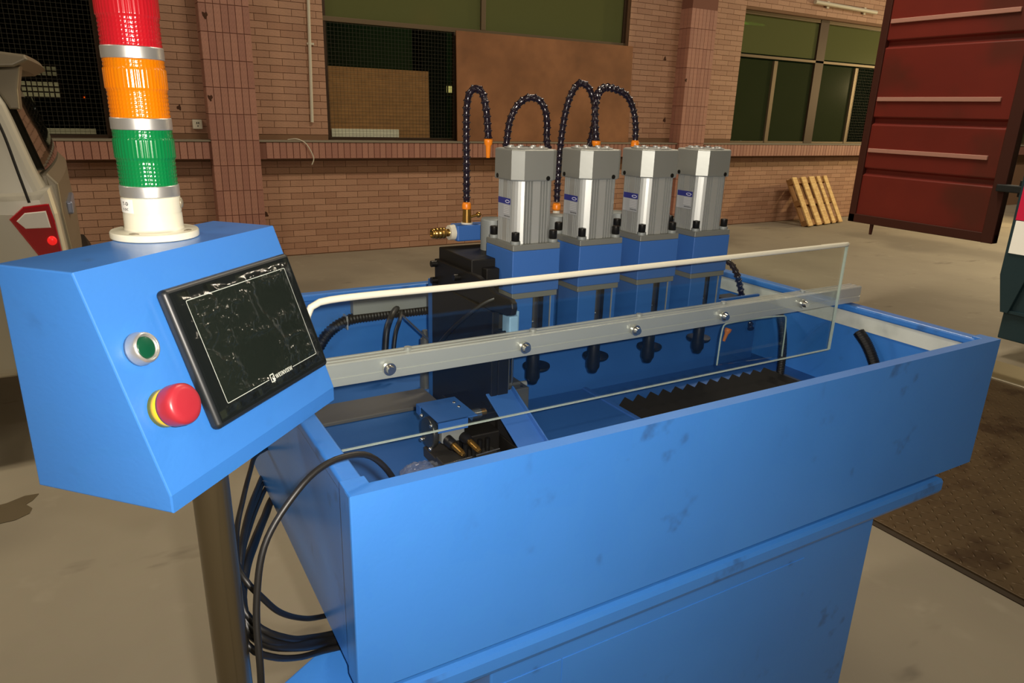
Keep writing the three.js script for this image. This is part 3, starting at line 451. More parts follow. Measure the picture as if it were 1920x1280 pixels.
// ---- heads and gear motors: one built, three copied
const MX = 0.453, MZ = -0.446, PITCH = 0.149, HB = 0.104;
const heads = [];
{
  const x0 = MX, x1 = MX + HB, z0 = MZ - HB, z1 = MZ, cx = MX + HB / 2, cz = MZ - HB / 2;
  const h = sub('spindle_head', mc, [cx, 1.18, cz]);
  part('head_box', box(x0, 1.277, z0, x1, 1.357, z1, 0.0018), M.blueHead, h);
  part('foot_plate', box(x0 + 0.002, 1.266, z0 + 0.002, x1 - 0.002, 1.2775, z1 - 0.002, 0.001), M.flange, h);
  part('spindle_housing', [box(x0 + 0.006, 1.165, z0 + 0.02, x0 + 0.05, 1.267, z1 - 0.004, 0.002), box(x1 - 0.014, 1.165, z0 + 0.02, x1 - 0.004, 1.267, z1 - 0.004, 0.002), box(x0 + 0.006, 1.165, z0 + 0.01, x1 - 0.004, 1.267, z0 + 0.03)], M.blueTank, h);
  part('slot_liner', box(x0 + 0.048, 1.166, z0 + 0.03, x1 - 0.013, 1.2665, z1 - 0.03), M.blackSteel, h);
  part('spindle_shaft', cyl(V(x0 + 0.064, 1.165, z1 - 0.024), V(x0 + 0.064, 1.267, z1 - 0.024), 0.01), M.darkSteel, h);
  part('slot_edge', box(x1 - 0.0155, 1.17, z1 - 0.006, x1 - 0.0145, 1.265, z1 - 0.003), M.aluPlain, h);
  part('slot_screw', new THREE.SphereGeometry(0.0035, 8, 6).translate(x0 + 0.055, 1.215, z1 - 0.012), M.chrome, h);
  part('spindle_nose', [lathe([[0, 1.166], [0.0125, 1.166], [0.0125, 1.115], [0.0145, 1.113], [0.0145, 1.094], [0.012, 1.09], [0.009, 1.082], [0, 1.082]], cx + 0.015, 0, cz + 0.03, 24)], M.bolt, h);
  part('nose_disc', lathe([[0, 1.112], [0.027, 1.112], [0.028, 1.108], [0.026, 1.104], [0, 1.104]], cx + 0.036, 0, cz + 0.01, 28), M.rubber, h);
  heads.push(h);
  const m = sub('gear_motor', mc, [cx, 1.357, cz]);
  part('motor_flange', box(x0 + 0.0005, 1.357, z0 + 0.0005, x1 - 0.0005, 1.3685, z1 - 0.0005, 0.0015), M.flange, m);
  for (const [bx, bz] of [[x0 + 0.011, z1 - 0.011], [x1 - 0.011, z1 - 0.011], [x0 + 0.011, z0 + 0.011], [x1 - 0.011, z0 + 0.011]]) {
    part('bolt', [lathe([[0, 1.389], [0.003, 1.389], [0.0036, 1.3905], [0.0068, 1.3905], [0.0074, 1.3895], [0.0074, 1.374], [0, 1.374]], bx, 0, bz, 18)], M.bolt, m);
    part('bolt_boss', lathe([[0, 1.3745], [0.0088, 1.3745], [0.0092, 1.3735], [0.0092, 1.357], [0, 1.357]], bx, 0, bz, 20), M.castGrey, m);
  }
  // extruded motor body: chamfered square with grooved flats
  const a = 0.0418, c = 0.0255, pts = []; // half width, half flat
  const side = [[-c, 0]]; const gr = (x) => side.push([x - 0.0021, 0], [x - 0.002, -0.009], [x + 0.002, -0.009], [x + 0.0021, 0]);
  for (const x of [-0.0222, -0.0162, -0.0102]) gr(x); side.push([-0.006, 0]); side.push([0.006, 0]); for (const x of [0.0102, 0.0162, 0.0222]) gr(x); side.push([c, 0]);
  for (let k = 0; k < 4; k++) for (const [u, d] of side) { const X = u, Y = a + d, t = -k * Math.PI / 2, co = Math.cos(t), si = Math.sin(t); pts.push([cx + X * co - Y * si, cz + X * si + Y * co].map((v, i) => v)); }
  const ordered = pts; // corners joined by rounded chamfers
  const out = []; for (let k = 0; k < 4; k++) { const n = side.length, seg = ordered.slice(k * n, (k + 1) * n); out.push(...seg); const e = seg[n - 1], s2 = ordered[((k + 1) % 4) * n]; const mx = (e[0] + s2[0]) / 2, mz = (e[1] + s2[1]) / 2, L = Math.hypot(mx - cx, mz - cz); const bul = 0.002; out.push([lerp(e[0], s2[0], 0.25) + (mx - cx) / L * bul * 0.75, lerp(e[1], s2[1], 0.25) + (mz - cz) / L * bul * 0.75], [mx + (mx - cx) / L * bul, mz + (mz - cz) / L * bul], [lerp(e[0], s2[0], 0.75) + (mx - cx) / L * bul * 0.75, lerp(e[1], s2[1], 0.75) + (mz - cz) / L * bul * 0.75]); }
  part('motor_body', extrudeXZ(out, 1.3685, 1.4825), M.motorBody, m);
  const oct = (hw, ch) => [[-hw + ch, hw], [hw - ch, hw], [hw, hw - ch], [hw, -hw + ch], [hw - ch, -hw], [-hw + ch, -hw], [-hw, -hw + ch], [-hw, hw - ch]].map(p => [cx + p[0], cz + p[1]]);
  const cap = part('motor_cap', extrudeXZ(oct(0.0478, 0.0175), 1.4815, 1.5365, 0.0025), M.motorCap, m);
  part('cap_rim', [lathe([[0.022, 1.537], [0.04, 1.5365], [0.041, 1.5385], [0.022, 1.5395]], cx, 0, cz, 40)], M.aluPlain, cap);
  const vents = []; for (let k = 0; k < 8; k++) { const t = k * Math.PI / 4 + 0.2; vents.push(cyl(V(cx + 0.031 * Math.cos(t), 1.5385, cz + 0.031 * Math.sin(t)), V(cx + 0.031 * Math.cos(t), 1.5415, cz + 0.031 * Math.sin(t)), 0.0055, 0.005, 10)); }
  part('vent_boss', vents, M.aluPlain, cap);
  part('cap_screw', [cyl(V(cx + 0.02, 1.4865, cz + 0.0475), V(cx + 0.02, 1.4865, cz + 0.0485), 0.0042, 0.0042, 16)], M.bolt, cap); part('cap_screw', cyl(V(cx - 0.0475, 1.4875, cz - 0.02), V(cx - 0.0485, 1.4875, cz - 0.02), 0.0042, 0.0042, 16), M.bolt, cap);
  // rating plate on the left flat: blue band above a pale printed field
  const cv = document.createElement('canvas'); cv.width = 128; cv.height = 160; const g = cv.getContext('2d'); g.fillStyle = '#a4a7aa'; g.fillRect(0, 0, 128, 160); g.fillStyle = '#2f3580'; g.fillRect(0, 0, 128, 48); g.strokeStyle = '#dfe0f0'; g.lineWidth = 5; g.beginPath(); g.ellipse(96, 26, 20, 10, 0, 0, 7); g.stroke(); g.fillStyle = '#c9cacc'; for (let i = 0; i < 5; i++) g.fillRect(58, 60 + i * 14, 60, 5); g.fillStyle = '#46484a'; for (let i = 0; i < 5; i++) g.fillRect(66 + i * 12, 138, 8, 9);
  const tx = new THREE.CanvasTexture(cv); tx.colorSpace = THREE.SRGBColorSpace;
  part('rating_plate', new THREE.PlaneGeometry(0.046, 0.037).rotateY(-Math.PI / 2).translate(cx - a - 0.0015, 1.4305, cz), std({ map: tx, roughness: 0.45, side: THREE.DoubleSide }), m, 'blue and grey rating plate', true);
  heads.push(m);
  for (let k = 1; k < 4; k++) { for (const q of [h, m]) copyPart(q, mc, PITCH * k, 0, 0); }
}
// ---- column, beam and what hangs on it
{
  const col = part('head_beam', [box(0.39, 1.0, -0.69, 1.03, 1.262, -0.56, 0.002), box(0.47, 1.0, -0.56, 1.255, 1.172, -0.553)], M.blueTank, mc);
  part('slide_block', [box(0.402, 1.262, -0.66, 0.56, 1.333, -0.512, 0.0025), box(0.424, 1.262, -0.512, 0.452, 1.318, -0.492, 0.002)], M.blackSteel, mc, 'black slide block at the left end of the heads');
  part('slide_side', [box(0.388, 1.0, -0.665, 0.402, 1.262, -0.4, 0.002), box(0.402, 1.0, -0.43, 0.425, 1.22, -0.40, 0.002)], M.blackSteel, mc);
  part('slide_way', [box(0.426, 1.02, -0.45, 0.446, 1.262, -0.432, 0.002)], M.toolSteel, mc);
  // side arm: flat plate reaching forward with a rounded nose
  part('side_arm', extrudeYZ([[-0.655, 1.31], [-0.655, 1.255], [-0.46, 1.265], [-0.42, 1.262], [-0.352, 1.268], [-0.34, 1.272], [-0.336, 1.284], [-0.338, 1.293], [-0.346, 1.298], [-0.405, 1.297], [-0.432, 1.306], [-0.47, 1.313]], 0.39, 0.4015, 0.002), M.blackSteel, mc);
  const bolts = []; for (const [y, z] of [[1.302, -0.645], [1.268, -0.645], [1.296, -0.54]]) bolts.push(cyl(V(0.378, y, z), V(0.39, y, z), 0.0065, 0.0065, 14)); for (const b of bolts) part('bolt', b, M.bolt, mc);
  const sn = part('proximity_sensor', [box(0.412, 1.205, -0.408, 0.431, 1.256, -0.38, 0.003), box(0.431, 1.215, -0.402, 0.436, 1.262, -0.388, 0.001)], M.sensorBlue, mc, 'pale blue sensor under the arm');
  part('sensor_nut', [cyl(V(0.392, 1.222, -0.395), V(0.412, 1.222, -0.395), 0.005, 0.005, 8), cyl(V(0.394, 1.222, -0.408), V(0.412, 1.222, -0.408), 0.004, 0.004, 8)], M.bolt, sn);
  part('sensor_cable', sweep([[0.36, 1.1, -0.6], [0.33, 1.18, -0.5], [0.345, 1.24, -0.44], [0.385, 1.283, -0.405], [0.412, 1.287, -0.395], [0.423, 1.27, -0.393], [0.425, 1.25, -0.393]], 0.0042, 60, 8), M.rubber, mc);
  // coolant manifold and its brass ends
  const man = part('coolant_manifold', box(0.432, 1.345, -0.672, 1.0, 1.378, -0.635, 0.004), M.blueHead, mc);
  part('hose_barb', [lathe([[0, 0], [0.0125, 0], [0.0125, 0.008], [0.0128, 0.0081], [0.0078, 0.0082], [0.0078, 0.0183], [0.0078, 0.0184], [0.0112, 0.0185], [0.0112, 0.0225], [0.0112, 0.0226], [0.0086, 0.0265], [0.0086, 0.0266], [0.0112, 0.0267], [0.0112, 0.0305], [0.0086, 0.0345], [0.0086, 0.0346], [0.0112, 0.0347], [0.0112, 0.0385], [0.0086, 0.0425], [0.0086, 0.0426], [0.0104, 0.0428], [0.0095, 0.047], [0.006, 0.0475], [0.006, 0.044], [0, 0.044]], 0, 0, 0, 20).rotateZ(Math.PI / 2).translate(0.43, 1.362, -0.653)], M.brass, man, 'brass hose barb');
  part('thread_tape', cyl(V(0.421, 1.362, -0.653), V(0.433, 1.362, -0.653), 0.015, 0.016, 18), M.plasticWhite, man);
  part('stop_valve', [cyl(V(0.462, 1.378, -0.653), V(0.462, 1.408, -0.653), 0.0095, 0.0085, 16), cyl(V(0.462, 1.39, -0.653), V(0.485, 1.396, -0.648), 0.003, 0.003, 8), new THREE.SphereGeometry(0.006, 10, 8).translate(0.486, 1.396, -0.648)], M.brass, man);
  part('thread_tape', cyl(V(0.462, 1.376, -0.653), V(0.462, 1.381, -0.653), 0.012, 0.012, 16), M.plasticWhite, man);
  part('end_fitting', cyl(V(1.0, 1.36, -0.653), V(1.06, 1.36, -0.653), 0.006, 0.004, 10), M.aluPlain, man);
  for (let k = 0; k < 3; k++) part('air_cylinder', lathe([[0, 1.27], [0.0235, 1.27], [0.0235, 1.392], [0.0215, 1.396], [0, 1.397]], [0.492, 0.646, 0.812][k], 0, -0.598, 32), M.castGrey, mc);
}
// ---- segmented coolant hoses: ball sections with flared sockets
function locHose(pts, seg, label, ends) {
  const c = new THREE.CatmullRomCurve3(pts.map(p => V(...p)), false, 'centripetal'), n = Math.round(c.getLength() / seg);
  const rf = t => { const q = (t * n) % 1; return q < 0.30 ? 0.0068 - 0.0012 * Math.sin(q / 0.3 * Math.PI) * 0.3 : q < 0.78 ? lerp(0.0062, 0.0072, (q - 0.3) / 0.48) : q < 0.86 ? 0.0090 : q < 0.96 ? 0.0088 : 0.0066; };
  const o = part('coolant_hose', sweep(pts, rf, n * 12, 12), M.hose, mc, label);
  for (const e of ends) part(e[0], e[1], e[2], o);
  return o;
}
const nozzle = (x, y, z, L, r) => lathe([[0, 0], [r * 0.45, 0], [r * 0.62, L * 0.62], [r * 0.95, L * 0.74], [r, L * 0.9], [r * 0.95, L], [0, L]], x, y - L, z, 20);
const collar = (x, y, z) => lathe([[0, 0], [0.0085, 0], [0.0095, 0.004], [0.009, 0.012], [0.007, 0.016], [0, 0.016]], x, y, z, 18);
{
  const z = -0.655;
  locHose([[0.462, 1.42, z], [0.461, 1.5, z], [0.459, 1.575, z + 0.002], [0.459, 1.61, z + 0.004], [0.463, 1.632, z + 0.008], [0.472, 1.641, z + 0.016], [0.480, 1.632, z + 0.028], [0.484, 1.605, z + 0.036], [0.487, 1.575, z + 0.038], [0.489, 1.548, z + 0.039]], 0.0135, 'dark segmented hose with a long orange nozzle, leftmost', [['nozzle', nozzle(0.489, 1.548, z + 0.039, 0.036, 0.0085), M.orange], ['hose_collar', collar(0.462, 1.406, z), M.orange]]);
  locHose([[0.545, 1.40, z], [0.549, 1.5, z], [0.553, 1.545, z], [0.560, 1.585, z], [0.575, 1.614, z + 0.004], [0.596, 1.628, z + 0.01], [0.617, 1.624, z + 0.016], [0.6285, 1.606, z + 0.022], [0.632, 1.58, z + 0.026], [0.631, 1.545, z + 0.03], [0.63, 1.48, z + 0.06]], 0.0135, 'dark segmented hose arching behind the first motor', [['hose_collar', collar(0.545, 1.386, z), M.orange]]);
  locHose([[0.683, 1.415, z], [0.683, 1.47, z], [0.686, 1.54, z], [0.694, 1.60, z], [0.706, 1.64, z + 0.002], [0.724, 1.661, z + 0.004], [0.742, 1.655, z + 0.008], [0.756, 1.63, z + 0.012], [0.760, 1.6, z + 0.016], [0.754, 1.565, z + 0.02], [0.744, 1.53, z + 0.024], [0.738, 1.45, z + 0.03]], 0.0135, 'dark segmented hose with the highest arch, behind the second motor', [['hose_collar', collar(0.683, 1.396, z), M.orange], ['hose_socket', cyl(V(0.683, 1.376, z), V(0.683, 1.397, z), 0.0085, 0.0075, 16), M.plasticWhite]]);
  locHose([[0.873, 1.545, z + 0.02], [0.872, 1.58, z + 0.018], [0.864, 1.615, z + 0.014], [0.848, 1.64, z + 0.01], [0.82, 1.652, z + 0.008], [0.785, 1.655, z + 0.012], [0.76, 1.643, z + 0.024], [0.742, 1.615, z + 0.04], [0.737, 1.58, z + 0.05], [0.7385, 1.545, z + 0.056]], 0.0135, 'dark segmented hose bending down between the second and third motors', [['nozzle', nozzle(0.7385, 1.547, z + 0.056, 0.03, 0.0095), M.orange], ['hose_collar', collar(0.873, 1.531, z + 0.02), M.orange], ['riser_pipe', cyl(V(0.873, 1.378, z + 0.02), V(0.873, 1.533, z + 0.02), 0.007, 0.007, 12), M.hose]]);
  locHose([[1.165, 1.262, -0.64], [1.195, 1.247, -0.61], [1.212, 1.222, -0.6], [1.226, 1.198, -0.6], [1.238, 1.172, -0.6], [1.246, 1.15, -0.6], [1.244, 1.11, -0.57], [1.225, 1.085, -0.54]], 0.0145, 'black segmented hose hanging into the right end of the tray', [['nozzle', lathe([[0, 0], [0.0035, 0], [0.005, 0.02], [0.0085, 0.026], [0.0085, 0.034], [0, 0.034]], 0, 0, 0, 16).rotateZ(-0.35).translate(1.12, 1.07, -0.53), M.orange]]);
  part('hose_block', box(1.17, 1.125, -0.63, 1.232, 1.16, -0.585, 0.003), M.rubber, mc);
  part('red_knob', [lathe([[0, 0], [0.009, 0], [0.0095, 0.006], [0.008, 0.011], [0, 0.012]], 1.105, 1.196, -0.6, 18)], M.redPlastic, mc, 'small red knob');
  part('knob_stem', [cyl(V(1.105, 1.1, -0.6), V(1.105, 1.197, -0.6), 0.005), cyl(V(1.09, 1.162, -0.59), V(1.12, 1.155, -0.585), 0.0035)], M.chrome, mc);
}
// ---- fixtures lying in the tray
{
  // pleated way cover
  const pts = [], x0 = 0.722, x1 = 1.19, n = 13, w = (x1 - x0) / n; pts.push([x0, 0.9995]); for (let i = 0; i < n; i++) pts.push([x0 + i * w + 0.003, 1.004], [x0 + (i + 0.5) * w, 1.022], [x0 + (i + 1) * w - 0.003, 1.004]); pts.push([x1, 0.9995]);
  part('bellows_cover', extrudeXY(pts, -0.44, -0.12), M.rubberMatt, mc, 'black pleated way cover');
  part('bellows_end', [box(1.187, 0.999, -0.445, 1.192, 1.012, -0.12), box(1.192, 1.0, -0.445, 1.225, 1.004, -0.12, 0.001)], M.toolSteel, mc);
  part('floor_plate', box(0.44, 1.0, -0.552, 0.708, 1.006, -0.1, 0.001), M.blueTank, mc); part('floor_strip', box(0.708, 1.0, -0.552, 0.7195, 1.009, -0.1, 0.001), M.blueHead, mc);
  for (const [x, z] of [[1.208, -0.42], [1.208, -0.33], [1.208, -0.25]]) part('bolt', cyl(V(x, 1.003, z), V(x, 1.01, z), 0.005, 0.005, 12), M.bolt, mc);
  // chute: sloping blue strip with a folded lip
  const L = V(0.382, 1.105, -0.408), Q = V(0.382, 1.04, -0.262), d = Q.clone().sub(L).normalize(), up = new THREE.Vector3().crossVectors(d, V(1, 0, 0)).normalize();
  const B = new THREE.Matrix4().makeBasis(V(1, 0, 0), up, d).setPosition(L), len = L.distanceTo(Q);
  part('chute', [box(0, -0.003, 0, 0.056, 0, len, 0.0008).applyMatrix4(B), box(0.053, -0.003, 0, 0.056, 0.009, len, 0.0008).applyMatrix4(B)], M.blueHead, mc, 'sloping blue chute with a folded lip');
  part('chute_support', box(0.39, 1.0, -0.39, 0.43, 1.07, -0.375), M.blackSteel, mc);
  // folded blue cover over the feed motor
  const cov = part('feed_cover', [box(0.256, 1.0985, -0.432, 0.33, 1.1005, -0.34, 0.0006), box(0.256, 1.08, -0.342, 0.312, 1.1005, -0.34, 0.0006), box(0.254, 1.083, -0.432, 0.256, 1.1005, -0.414, 0.0005)], M.blueHead, mc, 'folded blue sheet cover with two screws');
  for (const z of [-0.405, -0.385]) part('cover_screw', new THREE.SphereGeometry(0.0035, 10, 6).scale(1, 0.6, 1).translate(0.316, 1.1015, z), M.chrome, cov);
  const fm = part('feed_motor', box(0.268, 1.052, -0.395, 0.312, 1.0975, -0.352, 0.003), M.castGrey, mc, 'grey feed motor with a round end plate');
  part('end_plate', [lathe([[0, -0.006], [0.026, -0.006], [0.028, -0.003], [0.028, 0.003], [0.026, 0.006], [0, 0.006]], 0, 0, 0, 32).rotateZ(Math.PI / 2).translate(0.258, 1.066, -0.38)], std({ color: 0x5c5d58, metalness: 0.8, roughness: 0.3 }), fm);
  for (const [y, z] of [[1.09, -0.4], [1.088, -0.358], [1.045, -0.4], [1.043, -0.362]]) part('bolt', new THREE.SphereGeometry(0.004, 10, 6).translate(0.251, y, z), M.chrome, mc);
  const fit = (x, y, z) => { part('push_fitting', cyl(V(x, y, z - 0.012), V(x + 0.004, y - 0.004, z + 0.006), 0.0095, 0.009, 16), M.rubber, mc); part('fitting_nipple', [cyl(V(x + 0.004, y - 0.004, z + 0.006), V(x + 0.009, y - 0.010, z + 0.026), 0.006, 0.0055, 14), cyl(V(x + 0.009, y - 0.010, z + 0.026), V(x + 0.0105, y - 0.012, z + 0.031), 0.0045, 0.004, 12)], M.brass, mc); };
  fit(0.276, 1.062, -0.335); fit(0.306, 1.062, -0.335); fit(0.41, 1.12, -0.46);
  part('hex_nut', cyl(V(0.332, 1.088, -0.37), V(0.35, 1.088, -0.37), 0.0105, 0.0105, 6), M.chrome, mc); part('hex_nut', cyl(V(0.352, 1.088, -0.372), V(0.362, 1.088, -0.372), 0.007, 0.007, 6), M.brass, mc);
  part('fixture_plate', [box(0.255, 1.02, -0.35, 0.36, 1.034, -0.305, 0.002), box(0.262, 1.0, -0.42, 0.38, 1.02, -0.31, 0.002)], M.darkSteel, mc);
  part('slide_base', [box(0.335, 1.0, -0.50, 0.402, 1.078, -0.385, 0.003), box(0.318, 1.02, -0.39, 0.376, 1.062, -0.34, 0.003), box(0.378, 1.0, -0.37, 0.382, 1.05, -0.27, 0.001)], M.blackSteel, mc);
  for (const [x, z] of [[0.30, -0.325], [0.312, -0.318], [0.33, -0.33], [0.345, -0.33], [0.325, -0.352], [0.338, -0.352], [0.35, -0.36]]) part('bolt', cyl(V(x, 1.03, z), V(x, 1.058, z), 0.0045, 0.0045, 12), M.bolt, mc);
  part('stop_rod', cyl(V(0.255, 1.036, -0.312), V(0.365, 1.036, -0.322), 0.0015, 0.0015, 8), M.chrome, mc);
  // steel clamp block with its pin
  part('clamp_block', [box(0.437, 1.006, -0.5, 0.49, 1.092, -0.43, 0.0025), box(0.447, 1.092, -0.49, 0.482, 1.098, -0.45, 0.001)], M.toolSteel, mc);
  part('clamp_pin', cyl(V(0.462, 1.095, -0.452), V(0.462, 1.17, -0.452), 0.0028, 0.0028, 12), M.chrome, mc); part('clamp_screw', [cyl(V(0.49, 1.083, -0.47), V(0.506, 1.083, -0.47), 0.006, 0.006, 12)], M.aluPlain, mc);
  for (const [x, z] of [[0.448, -0.44], [0.478, -0.44]]) part('clamp_hole', cyl(V(x, 1.0915, z), V(x, 1.0925, z), 0.003, 0.003, 10), M.bolt, mc);
  // back wall: cable duct, corrugated conduit, thin hose and gauge fitting
  part('cable_duct', box(0.283, 1.146, -TD + 0.013, 0.6, 1.178, -TD + 0.035, 0.001), std({ color: 0x9a9d98, roughness: 0.55 }), mc, 'grey cable duct on the back wall');
  const rib = t => 0.0125 + 0.0012 * Math.sin(t * 420);
  part('conduit', sweep([[0.16, 1.02, -0.86], [0.19, 1.065, -0.87], [0.225, 1.11, -0.875], [0.27, 1.133, -0.878], [0.34, 1.137, -0.88], [0.45, 1.137, -0.88], [0.6, 1.135, -0.88]], rib, 260, 10), M.rubber, mc, 'black corrugated conduit along the back wall');
  for (const [x, y] of [[0.265, 1.13], [0.475, 1.137]]) part('conduit_clip', box(x, y - 0.016, -0.894, x + 0.004, y + 0.016, -0.866, 0.001), M.aluPlain, mc);
  part('thin_hose', sweep([[0.33, 1.03, -0.8], [0.336, 1.08, -0.81], [0.345, 1.12, -0.82], [0.365, 1.145, -0.84], [0.39, 1.15, -0.875]], 0.0075, 40, 8), M.rubber, mc);
  part('thin_hose', sweep([[0.345, 1.02, -0.79], [0.352, 1.075, -0.8], [0.362, 1.112, -0.81], [0.38, 1.135, -0.83], [0.4, 1.142, -0.872]], 0.005, 40, 8), M.rubber, mc);
  const gf = part('gauge_fitting', [cyl(V(0.40, 1.0, -0.73), V(0.40, 1.115, -0.73), 0.013, 0.011, 16), cyl(V(0.385, 1.09, -0.73), V(0.435, 1.075, -0.72), 0.010, 0.010, 14), cyl(V(0.40, 1.115, -0.73), V(0.399, 1.135, -0.73), 0.007, 0.006, 12), cyl(V(0.375, 1.085, -0.73), V(0.387, 1.085, -0.73), 0.012, 0.012, 6), cyl(V(0.43, 1.078, -0.72), V(0.442, 1.072, -0.72), 0.012, 0.012, 6)], M.toolSteel, mc);
  part('thin_rod', cyl(V(0.335, 1.185, -0.7), V(0.43, 1.085, -0.7), 0.0022, 0.0022, 8), M.chrome, mc);
  part('conduit', sweep([[1.21, 1.006, -0.42], [1.213, 1.06, -0.425], [1.205, 1.12, -0.43], [1.195, 1.16, -0.44], [1.18, 1.19, -0.47]], t => 0.0095 + 0.001 * Math.sin(t * 300), 160, 10), M.rubber, mc, 'black corrugated conduit standing at the right end of the tray');
  part('conduit', sweep([[1.262, 1.0, -0.19], [1.262, 1.05, -0.20], [1.262, 1.09, -0.22], [1.263, 1.125, -0.245], [1.264, 1.149, -0.272]], t => 0.012 + 0.0012 * Math.sin(t * 300), 160, 10), M.rubber, mc, 'thick black conduit against the white lining');
}
// ---------------------------------------------------------------- control console on its pole
const YAW = 43.6447 * D, PHI = 19.6515 * D, BA = V(-0.217, 1.461, -0.031), BW = 0.2855, BL = 0.211, BLIP = 0.0175, BD = 0.084;
const ca = V(Math.cos(YAW), 0, -Math.sin(YAW)), cn = V(Math.sin(YAW), 0, Math.cos(YAW)), csl = V(cn.x * Math.sin(PHI), -Math.cos(PHI), cn.z * Math.sin(PHI)), cN = new THREE.Vector3().crossVectors(ca, csl.clone().negate()).normalize();
const con = thing('control_console', 'blue sloping control box on a steel pole with touch panel and signal tower', 'control panel', [-0.125, 0.911, -0.058]);
{
  const s = Math.sin(PHI) * BL, c = Math.cos(PHI) * BL;
  const prof = [[-BD, 0], [0, 0], [s, -c], [s, -c - BLIP], [-BD, -c - BLIP]];
  const g = new THREE.ExtrudeGeometry(shape(prof), { depth: BW - 0.003, bevelEnabled: true, bevelSize: 0.0015, bevelThickness: 0.0015, bevelOffset: -0.0015, bevelSegments: 2 }).translate(0, 0, 0.0015);
  g.applyMatrix4(new THREE.Matrix4().makeBasis(cn, V(0, 1, 0), ca.clone().negate()).setPosition(BA.clone().addScaledVector(ca, BW)));
  part('enclosure', g, M.blue, con);
  const F = new THREE.Matrix4().makeBasis(ca, csl.clone().negate(), cN).setPosition(BA), at = (g, u, v, h) => g.translate(u, -v, h).applyMatrix4(F);
  part('pole', [cyl(V(-0.126, 0.905, -0.05), V(-0.128, 1.248, -0.058), 0.0185, 0.0185, 32)], M.poleSteel, con);
  part('pole_foot', [cyl(V(-0.126, 0.9115, -0.05), V(-0.126, 0.93, -0.05), 0.03, 0.024, 28)], M.poleSteel, con);
  // touch panel
  const pu = 0.1733, pv = 0.107, panel = part('touch_panel', at(new RoundedBoxGeometry(0.204, 0.144, 0.013, 4, 0.0055), pu, pv, 0.0065), M.bezel, con);
  const cv = document.createElement('canvas'); cv.width = 1024; cv.height = 704; const x = cv.getContext('2d');
  x.fillStyle = '#15191a'; x.fillRect(0, 0, 1024, 704); const gr = rng(5);
  x.fillStyle = '#1b211d'; x.fillRect(90, 62, 860, 560);
  for (let i = 0; i < 26; i++) { x.fillStyle = ['#0b0d0b', '#2a2f26', '#20241e'][i % 3]; x.globalAlpha = 0.5; const w = 20 + gr() * 40; x.fillRect(gr() * 980, i % 2 ? 6 + gr() * 10 : 640 + gr() * 10, w, 40); } x.globalAlpha = 1;
  x.strokeStyle = '#d4d8d2'; x.lineWidth = 4; x.beginPath(); x.moveTo(452, 628); x.lineTo(96, 628); x.quadraticCurveTo(88, 628, 88, 620); x.lineTo(88, 68); x.quadraticCurveTo(88, 60, 96, 60); x.lineTo(946, 60); x.quadraticCurveTo(954, 60, 954, 68); x.lineTo(954, 620); x.quadraticCurveTo(954, 628, 946, 628); x.lineTo(690, 628); x.stroke();
  x.strokeStyle = '#e6e8e2'; x.lineWidth = 6; x.strokeRect(470, 606, 30, 42); x.fillStyle = '#e6e8e2'; x.beginPath(); x.moveTo(480, 622); x.lineTo(512, 640); x.lineTo(496, 644); x.lineTo(490, 660); x.fill();
  x.font = 'bold 34px sans-serif'; x.fillText('WEINVIEW', 514, 641, 168);
  const tx = new THREE.CanvasTexture(cv); tx.colorSpace = THREE.SRGBColorSpace; tx.anisotropy = 8;
  part('screen_face', at(new THREE.PlaneGeometry(0.194, 0.134), pu, pv, 0.0133), phys({ map: tx, roughness: 0.25 }), panel, 'dark screen face with printed white border', true);
  // wrinkled protective film over the screen
  const fg = new THREE.PlaneGeometry(0.19, 0.13, 190, 130), fp = fg.attributes.position; for (let i = 0; i < fp.count; i++) { const a = fp.getX(i) / 0.19 + 0.5, b = fp.getY(i) / 0.13 + 0.5, e = Math.min(a, 1 - a, b, 1 - b); fp.setZ(i, sm(clamp(e / 0.1)) * (0.0022 * (1 - Math.abs(nA(a * 0.9 + 0.1, b * 0.7) - 0.5) * 2) ** 8 + 0.0016 * (1 - Math.abs(nB(a * 0.8, b * 0.9 + 0.4) - 0.5) * 2) ** 10 + 0.0008 * nC(a * 0.6, b * 0.5))); }
  fg.computeVertexNormals(); part('screen_film', at(fg, pu, pv, 0.0142), M.film, panel, 'wrinkled clear film on the screen', true);
  // start button
  const rz = g2 => g2.rotateX(Math.PI / 2);
  const gb = part('start_button', at(rz(new THREE.LatheGeometry([[0, 0], [0.0155, 0], [0.0155, 0.003], [0.0148, 0.005], [0.0142, 0.010], [0.0125, 0.0125], [0.0112, 0.0115], [0.0108, 0.008], [0, 0.008]].map(p => new THREE.Vector2(...p)), 40)), 0.0312, 0.079, 0), M.collar, con, 'start button in a chrome collar');
  part('green_cap', at(rz(new THREE.LatheGeometry([[0, 0.011], [0.0085, 0.0108], [0.0102, 0.0095], [0.0106, 0.006], [0, 0.006]].map(p => new THREE.Vector2(...p)), 36)), 0.0312, 0.079, 0.0), M.greenButton, gb, 'dark green push cap');
  // emergency stop
  const es = part('emergency_stop', at(rz(new THREE.LatheGeometry([[0, 0.03], [0.012, 0.0298], [0.0165, 0.0285], [0.0188, 0.026], [0.0194, 0.022], [0.0194, 0.014], [0.0185, 0.0105], [0.015, 0.0095], [0, 0.0095]].map(p => new THREE.Vector2(...p)), 48)), 0.031, 0.137, 0), M.redPlastic, con, 'red mushroom emergency stop on a yellow ring');
  part('yellow_ring', at(rz(new THREE.LatheGeometry([[0, 0], [0.0178, 0], [0.0178, 0.008], [0.0165, 0.0098], [0, 0.0098]].map(p => new THREE.Vector2(...p)), 40)), 0.031, 0.137, 0), M.yellow, es);
}
